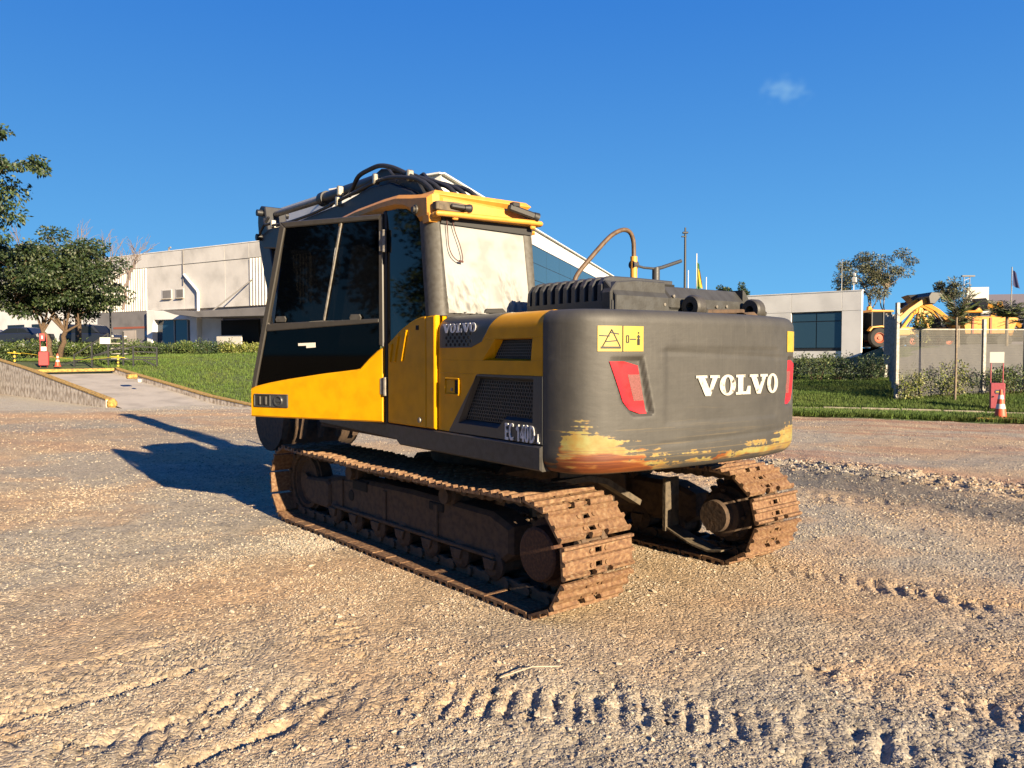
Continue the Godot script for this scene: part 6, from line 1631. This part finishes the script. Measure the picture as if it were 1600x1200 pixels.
func right_side():
	var H = func(x, z): return terrain(x, z)
	# low white office
	var b = thing("white_office", "low white office building with a large blue-grey window behind the shrubs", "building", W(24.67, 0, 55), deg_to_rad(-40.25))
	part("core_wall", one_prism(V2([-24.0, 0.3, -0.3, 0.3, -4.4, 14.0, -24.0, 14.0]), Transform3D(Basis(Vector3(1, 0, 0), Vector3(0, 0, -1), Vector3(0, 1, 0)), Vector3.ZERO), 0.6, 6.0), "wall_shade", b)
	for e in [[-24.0, -15.0, 4.78, 6.15], [-15.0, -8.6, 4.78, 6.15], [-8.6, -4.99, 4.78, 6.15], [-4.99, -1.36, 4.78, 6.15], [-1.36, 0.0, 4.78, 6.15], [-24.0, -15.0, 0.8, 4.76], [-15.0, -8.6, 0.8, 4.76], [-8.6, -4.99, 0.8, 4.76], [-1.36, 0.0, 0.8, 4.76]]:
		slab(b, "wall_panel", "white_wall", e[0] + 0.01, e[1] - 0.01, e[2], e[3], -0.3, 0.0, 0.006)
	slab(b, "coping", "white_wall", -24.0, 0.03, 6.153, 6.22, -0.4, 0.03)
	var w = slab(b, "window", "metal_dark", -4.97, -1.38, 1.9, 4.70, -0.22, -0.16)
	for e in [[-4.93, -3.22, 4.10, 4.66], [-3.14, -1.42, 4.10, 4.66], [-4.93, -3.22, 2.15, 4.03], [-3.14, -1.42, 2.15, 4.03]]:
		part("pane", one_box(Vector3((e[0] + e[1]) * 0.5, (e[2] + e[3]) * 0.5, -0.14), Vector3(e[1] - e[0], e[3] - e[2], 0.03)), "blue_glass", w)
	slab(b, "window_apron", "white_wall", -4.97, -1.38, 0.8, 1.9, -0.25, -0.1)
	part("whip_antenna", one_tube([Vector3(-1.55, 6.1, -0.5), Vector3(-1.55, 8.5, -0.5)], 0.022, 5, 0.4), "sign_white", b)
	var ws = MB.new()
	ws.tube([Vector3(-0.72, 6.1, -0.5), Vector3(-0.72, 7.5, -0.5)], 0.03, 6); ws.box(T(Vector3(-0.66, 6.98, -0.45)), Vector3(0.28, 0.34, 0.2), 0.02); ws.box(T(Vector3(-0.66, 7.35, -0.45)), Vector3(0.16, 0.22, 0.1), 0.02)
	part("weather_station", ws, "sign_white", b)
	# kerb of separate stones along the yard
	var kb = thing("kerb_line", "pale kerb stones between the gravel verge and the grass bank on the right", "kerb")
	for i in 26:
		var s = -13.0 + i * 1.0; var d = 2.25
		var x = 7.42 + 0.893 * s + 0.451 * d; var z = 20.43 - 0.451 * s + 0.893 * d
		rng.seed = 700 + i
		part("kerb_stone", one_box(W(x, 0.055 + rng.randf_range(-0.025, 0.012), z), Vector3(0.97, 0.14, 0.12), 0.02, deg_to_rad(-26.8) + rng.randf_range(-0.02, 0.02)), "kerb", kb)
	var yk = solo("wheel_stop", one_box(W(11.58, 0.06, 18.42), Vector3(1.05, 0.10, 0.14), 0.03, deg_to_rad(-22)), "kerb_yellow", "worn yellow concrete wheel stop lying under the orange cone", "wheel stop")
	cone(W(11.72, 0.02, 18.62), "orange and white traffic cone standing at the yellow wheel stop")
	var f = thing("fire_point", "faded red cabinet with a blank white sign on poles before the mesh fence", "fire cabinet", W(12.93, 0.12, 20.7), -0.42)
	part("cabinet", one_box(Vector3(0.0, 0.40, 0), Vector3(0.33, 0.68, 0.22), 0.012), "pink_red", f)
	part("window", one_prism(V2([-0.10, 0.49, -0.07, 0.455, 0.07, 0.455, 0.10, 0.49, 0.10, 0.53, 0.07, 0.565, -0.07, 0.565, -0.10, 0.53]), T(Vector3(0.03, 0, 0.111)), 0.0, 0.006), "shop_purple", f)
	part("label", one_box(Vector3(0.03, 0.51, 0.119), Vector3(0.15, 0.03, 0.004)), "stripe_yellow", f)
	part("knob", one_lathe([Vector2(0.02, 0), Vector2(0.015, 0.02), Vector2(0, 0.02)], Transform3D(Basis(Vector3.RIGHT, PI / 2), Vector3(-0.1, 0.38, 0.11)), 10), "black", f)
	for x in [-0.14, 0.14]: part("pole", one_tube([Vector3(x, -0.1, -0.12), Vector3(x, 1.5, -0.12)], 0.014, 6), "pink_red", f)
	part("sign", one_box(Vector3(-0.01, 1.42, -0.10), Vector3(0.33, 0.29, 0.012), 0.003), "sign_white", f)
	# mesh fence
	var fc = thing("mesh_fence", "grey steel mesh fence with square posts along the front of the lot", "fence")
	var P0 = W(11.4, 0, 23.05); var P1 = W(14.12, 0, 23.3); var P2 = W(15.45, 0, 23.42); var P3 = W(18.2, 0, 23.7)
	var pts = [P0, P1, P2, P3]
	for i in 4:
		var y0 = H.call(pts[i].x, -pts[i].z)
		part("fence_post", one_box(pts[i] + Vector3(0, y0 + (1.5 if i == 0 else 1.15) - 0.1, 0), Vector3(0.10, 3.0 if i == 0 else 2.5, 0.10), 0.01, 0.1), "fence_post", fc)
	for i in 3:
		var m = MB.new(); wire_panel(m, pts[i], pts[i + 1], 0.12, 2.36)
		tag(part("wire_mesh", m, "wire", fc), "", "", "", "stuff")
		part("top_rail", one_bar(pts[i] + Vector3(0, 2.37, 0), pts[i + 1] + Vector3(0, 2.37, 0), 0.03, 0.03), "fence_post", fc)
	var sf = thing("mesh_fence", "side run of the grey mesh fence receding from the tall corner post", "fence")
	var dir = W(0.41, 0, 0.91)
	for i in 6:
		var p = P0 + dir * (2.2 * (i + 1)); var y0 = H.call(p.x, -p.z)
		part("fence_post", one_box(p + Vector3(0, y0 + 1.15, 0), Vector3(0.10, 2.5, 0.10), 0.01, 0.4), "fence_post", sf)
		var q = P0 + dir * (2.2 * i); var m = MB.new(); wire_panel(m, q + Vector3(0, y0, 0), p + Vector3(0, y0, 0), 0.05, 2.3, 0.085)
		tag(part("wire_mesh", m, "wire", sf), "", "", "", "stuff")
	# weeds along the foot of the fence
	var says = ["tall yellow-green weeds at the foot of the corner fence post", "weeds left of the young palm by the mesh", "weeds between the young palm and the second fence post", "dark weeds at the second fence post", "weeds behind the faded red cabinet", "leafy weeds right of the orange cone", "weeds at the right edge of the fence"]
	for i in 7:
		var x = [11.75, 12.35, 13.0, 13.6, 14.3, 14.95, 15.7][i]; var z = [22.85, 23.5, 22.9, 23.5, 22.95, 23.1, 23.0][i]
		var t = [LIME, FRESH, LIME, DARK, FRESH, FRESH, FRESH][i]
		bush("weed_clump", says[i], W(x, H.call(x, z) - 0.05, z), 0.95, [0.95, 1.0, 1.15, 0.85, 0.9, 0.95, 1.0][i], 700, 0.07, t, 300 + i, "weeds along the mesh fence", "weeds")
	# shrubs on the bank
	says = ["green shrub right behind the counterweight, left end of the row on the bank", "yellow-lit shrub second along the row on the grass bank", "dark shrub under the middle of the office window", "broad dark shrub in front of the white wall corner", "loose shrub at the right end of the row on the bank"]
	for i in 5:
		var x = [10.25, 10.95, 11.75, 12.5, 13.2][i]; var z = [28.4, 28.0, 28.2, 28.0, 28.6][i]
		bush("bank_shrub", says[i], W(x, H.call(x, z) - 0.06, z), 1.25, [1.15, 1.12, 1.2, 1.15, 1.0][i], 1400, 0.075, [FRESH, FRESH, DARK, DARK, DARK][i], 320 + i, "shrubs in a row on the right bank", "shrub")
	var rows = []
	for i in 3:
		var row = []
		for j in 30:
			var s = lerpf(-6.0, 4.2, j / 29.0); var d = lerpf(9.1, 10.6, i / 2.0)
			var x = 7.42 + 0.893 * s + 0.451 * d; var z = 20.43 - 0.451 * s + 0.893 * d
			row.append(W(x, H.call(x, z) + 0.05, z))
		rows.append(row)
	strip("path", rows, "asphalt", "grey path between the shrubs and the office", "path")
	solo("junction_box", one_box(W(14.25, 0.98, 29.6), Vector3(0.32, 0.5, 0.25), 0.02), "sign_white", "small white junction box beside the side fence", "junction box")
	var be = thing("bench", "cream slab bench on dark legs beyond the grass, next to the side fence", "bench", W(13.75, 0.74, 29.4), 0.1)
	part("seat", one_box(Vector3(0, 0.42, 0), Vector3(0.62, 0.16, 0.4), 0.015), "kerb", be)
	for x in [-0.25, 0.25]: part("leg", one_box(Vector3(x, 0.17, 0), Vector3(0.08, 0.34, 0.3)), "metal_dark", be)
	# machines on the upper lot
	var bh = backhoe("backhoe loader beside the white office, its dark loader bucket raised")
	copy(bh, W(34.3, 2.15, 59.0), deg_to_rad(165), "backhoe loader in the middle of the lot, facing left with its bucket up", "yellow backhoe loaders parked behind the fence")
	copy(bh, W(36.6, 2.15, 66.0), deg_to_rad(10), "backhoe loader half hidden by the palm crowns at the right of the lot", "yellow backhoe loaders parked behind the fence")
	copy(bh, W(41.5, 2.15, 62.0), deg_to_rad(150), "backhoe loader at the right edge behind the bushy palms", "yellow backhoe loaders parked behind the fence")
	copy(bh, W(31.4, 2.15, 65.0), deg_to_rad(25), "backhoe loader farther back between the first two, only its upper parts showing", "yellow backhoe loaders parked behind the fence")
	copy(bh, W(39.2, 2.3, 70.0), deg_to_rad(185), "backhoe loader farthest back, its bucket against the purple-grey building", "yellow backhoe loaders parked behind the fence")
	var ds = thing("dump_body", "orange-yellow truck body standing between the backhoe loaders", "truck body", W(34.8, 2.15, 57.5), deg_to_rad(-8))
	part("body", one_prism(V2([-1.7, 1.0, 1.5, 1.0, 1.9, 2.2, -1.9, 2.3]), T(Vector3(0, 0, -1.1)), 0.0, 2.2, 0.04), "backhoe_yellow", ds)
	for x in [-1.2, 0.0, 1.1]: part("rib", one_box(Vector3(x, 1.6, 1.13), Vector3(0.12, 1.15, 0.06)), "rim", ds)
	for x in [-1.1, 1.0]: part("wheel", one_lathe([Vector2(0, -1.05), Vector2(0.5, -1.05), Vector2(0.5, 1.05), Vector2(0, 1.05)], Transform3D(Basis(Vector3.RIGHT, PI / 2), Vector3(x, 0.5, 0)), 18), "rubber", ds)
	# trees of the right
	var eu = tree("eucalyptus_tree", "tall open grey-green eucalyptus with pale forked trunks behind the office", W(39.6, 2.1, 85.0), [Vector3(0.2, 8.3, 0), Vector3(4.9, 3.8, 3.0)], 3.6, 0.22, 34, 330, 0.24, 0.2, OLIVE, 27, "bark_pale", 0.6, 0.21, 3)
	tree("eucalyptus_tree", "lower eucalyptus left of the tall one, level with the office roof", W(36.6, 2.1, 86.0), [Vector3(0, 5.6, 0), Vector3(1.3, 2.4, 1.2)], 3.0, 0.1, 12, 200, 0.24, 0.22, OLIVE, 22, "bark_pale", 0.5, 0.36, 1)
	tree("round_tree", "small round-crowned tree above the raised loader buckets", W(45.0, 2.1, 80.0), [Vector3(0, 6.0, 0), Vector3(1.7, 1.7, 1.5)], 3.5, 0.14, 16, 190, 0.22, 0.25, OLIVE, 23, "bark_pale", 0.4, 0.34, 1)
	tree("far_tree", "dark tree top showing over the office roof, left one", W(25.0, 2.1, 92.0), [Vector3(0, 6.4, 0), Vector3(1.5, 1.5, 1.5)], 3.5, 0.15, 14, 160, 0.24, 0.3, DARK, 24, "bark", 0.2, 0.36, 1)
	tree("far_tree", "small dark tree top beside the office roof corner, right one", W(26.6, 2.1, 90.0), [Vector3(0, 6.2, 0), Vector3(0.85, 1.7, 0.9)], 3.5, 0.12, 10, 150, 0.22, 0.3, DARK, 25, "bark", 0.2, 0.4, 1)
	bush("light_shrub", "light yellow-green bush behind the tall corner post of the fence", W(22.2, 2.0, 42.0), 1.2, 1.9, 1000, 0.13, LIME, 340)
	# palms
	palm("young_palm", "slim young palm with a grey trunk in front of the mesh fence", W(12.72, H.call(12.72, 22.3), 22.3), 2.45, 0.035, 14, 1.2, 41, true)
	palm("bushy_palm", "bushy palm with reddish stems behind the fence at the right", W(25.4, 2.0, 40.0), 1.6, 0.09, 26, 1.7, 42, false)
	palm("bushy_palm", "feathery palm at the right edge, nearer than the blue flag", W(27.4, 2.0, 41.0), 1.3, 0.09, 24, 1.6, 43, false)
	palm("bushy_palm", "dark palm left of the bushy palm, in front of the loaders", W(23.2, 2.0, 40.5), 1.2, 0.09, 18, 1.3, 44, false)
	# far things against the sky
	var sh = thing("far_shop", "low purple-grey building with a white fascia at the far right", "building", W(59.0, 2.1, 95.0), -0.25)
	slab(sh, "wall", "shop_purple", -2.6, 4.6, 0.0, 6.9, -4.0, 0.0); slab(sh, "fascia", "sign_white", -3.3, -0.9, 6.2, 7.8, -0.5, 0.15)
	slab(sh, "window", "sign_white", -1.8, 0.2, 4.6, 5.4, 0.003, 0.06)
	var fl = thing("flagpole", "flagpole with a drooping dark blue flag at the far right", "flagpole", W(44.8, 2.1, 70.0))
	part("pole", one_tube([Vector3(0, 0, 0), Vector3(0, 7.4, 0)], 0.045, 8), "fence_post", fl)
	flag(fl, 5.75, 7.15, 0.75, "flag_blue", 1)
	var f2 = thing("flagpole", "white flagpole with a green and yellow flag rising behind the engine hood", "flagpole", W(18.9, 2.1, 80.0))
	part("pole", one_tube([Vector3(0, 0, 0), Vector3(0, 9.9, 0)], 0.05, 8), "sign_white", f2)
	flag(f2, 6.3, 9.0, 0.42, "flag_green", 2); flag(f2, 6.6, 8.4, 0.6, "flag_yellow", 3)
	var f3 = thing("flagpole", "bare white flagpole just left of the green flag", "flagpole", W(18.5, 2.1, 82.0))
	part("pole", one_tube([Vector3(0, 0, 0), Vector3(0, 8.4, 0)], 0.05, 8), "sign_white", f3)
	var f4 = thing("flagpole", "short white flagpole tip right of the green flag", "flagpole", W(20.4, 2.1, 82.0))
	part("pole", one_tube([Vector3(0, 0, 0), Vector3(0, 7.7, 0)], 0.05, 8), "sign_white", f4)
	var ms = thing("floodlight_mast", "slim grey floodlight mast standing up behind the excavator hood", "mast", W(15.5, 2.1, 70.0))
	part("pole", one_tube([Vector3(0, 0, 0), Vector3(0, 10.3, 0)], 0.14, 8, 0.7), "metal_dark", ms)
	var hd = MB.new()
	hd.box(T(Vector3(0, 10.45, 0)), Vector3(0.5, 0.16, 0.3), 0.03); hd.box(T(Vector3(-0.12, 10.1, 0)), Vector3(0.45, 0.10, 0.2), 0.02); hd.tube([Vector3(0, 10.3, 0), Vector3(0, 10.9, 0)], 0.08, 6)
	part("lamp_head", hd, "metal_dark", ms)
	var tw = thing("lattice_mast", "thin grey lattice mast beside the small round tree", "mast", W(46.6, 2.1, 80.0))
	for s in [-0.3, 0.3]: part("leg", one_tube([Vector3(s, 0, 0), Vector3(s, 7.6, 0)], 0.04, 5), "fence_post", tw)
	for k in 10: part("brace", one_bar(Vector3(-0.3, 3.0 + k * 0.46, 0), Vector3(0.3, 3.25 + k * 0.46, 0), 0.04, 0.04), "fence_post", tw)
	part("top_panel", one_box(Vector3(0.1, 7.6, 0), Vector3(1.3, 0.14, 0.3)), "metal_dark", tw)
	solo("straw", one_tube([W(-0.06, yard(-0.06, 3.76) + 0.02, 3.76), W(0.1, yard(0.1, 3.81) + 0.035, 3.81), W(0.24, yard(0.24, 3.86) + 0.02, 3.86)], 0.004, 5), "kerb", "thin dry straw lying on the gravel in front of the near track", "straw")
func flag(parent, y0, y1, w, mt, sd):
	rng.seed = sd
	var rows = []
	for i in 14:
		var row = []; var k = i / 13.0
		for j in 9:
			var q = j / 8.0
			row.append(Vector3(0.05 + w * q * lerpf(1.0, 0.45, k), lerpf(y0, y1, k) - q * 0.5 * (1.0 - k * 0.3) * w, 0.10 * sin(q * 9.0 + k * 2.0 + sd) * (1.0 - k * 0.5) + sd * 0.02))
		rows.append(row)
	var m = MB.new(); m.grid(rows)
	part("flag", m, mt, parent)
func palm(called, label, at, h, r, fronds, len, sd, upright):
	rng.seed = sd
	var o = thing(called, label, "palm", at)
	part("trunk", one_tube([Vector3(0, -0.1, 0), Vector3(0.01, h * 0.5, 0), Vector3(0, h, 0)], r, 8, 0.8), "bark_pale", o)
	var m = MB.new(); m.use_c = true; var st = MB.new()
	for k in fronds:
		var a = TAU * k / fronds * 2.4; var up = rng.randf_range(0.7, 3.0) if upright else rng.randf_range(0.2, 1.3)
		var d = Vector3(cos(a), up, sin(a)).normalized()
		var pts = []
		for i in 8:
			var q = i / 7.0 * len * rng.randf_range(0.98, 1.02)
			pts.append(Vector3(0, h - (rng.randf() * 0.02), 0) + d * q + Vector3(0, -0.32 * q * q / len, 0))
		st.tube(pts, 0.009, 5, 0.3)
		for i in range(1, 8):
			for s in [-1, 1]:
				for q in 3:
					var p = pts[i - 1].lerp(pts[i], q / 3.0)
					var side = d.cross(Vector3.UP).normalized() * s
					leaf(m, p, (side + d * 0.9 + Vector3(0, rng.randf_range(-0.5, 0.15), 0)).normalized(), len * 0.26 * (1.2 - i / 9.0), 0.045 if upright else 0.07, (FRESH + OLIVE)[rng.randi() % 8])
	part("frond", m, "leaf", o); part("frond_stem", st, "bark_pale", o)
	return o

func _ready():
	sky_and_sun()
	materials()
	ground()
	banks()
	excavator()
	left_side()
	right_side()
	stones()
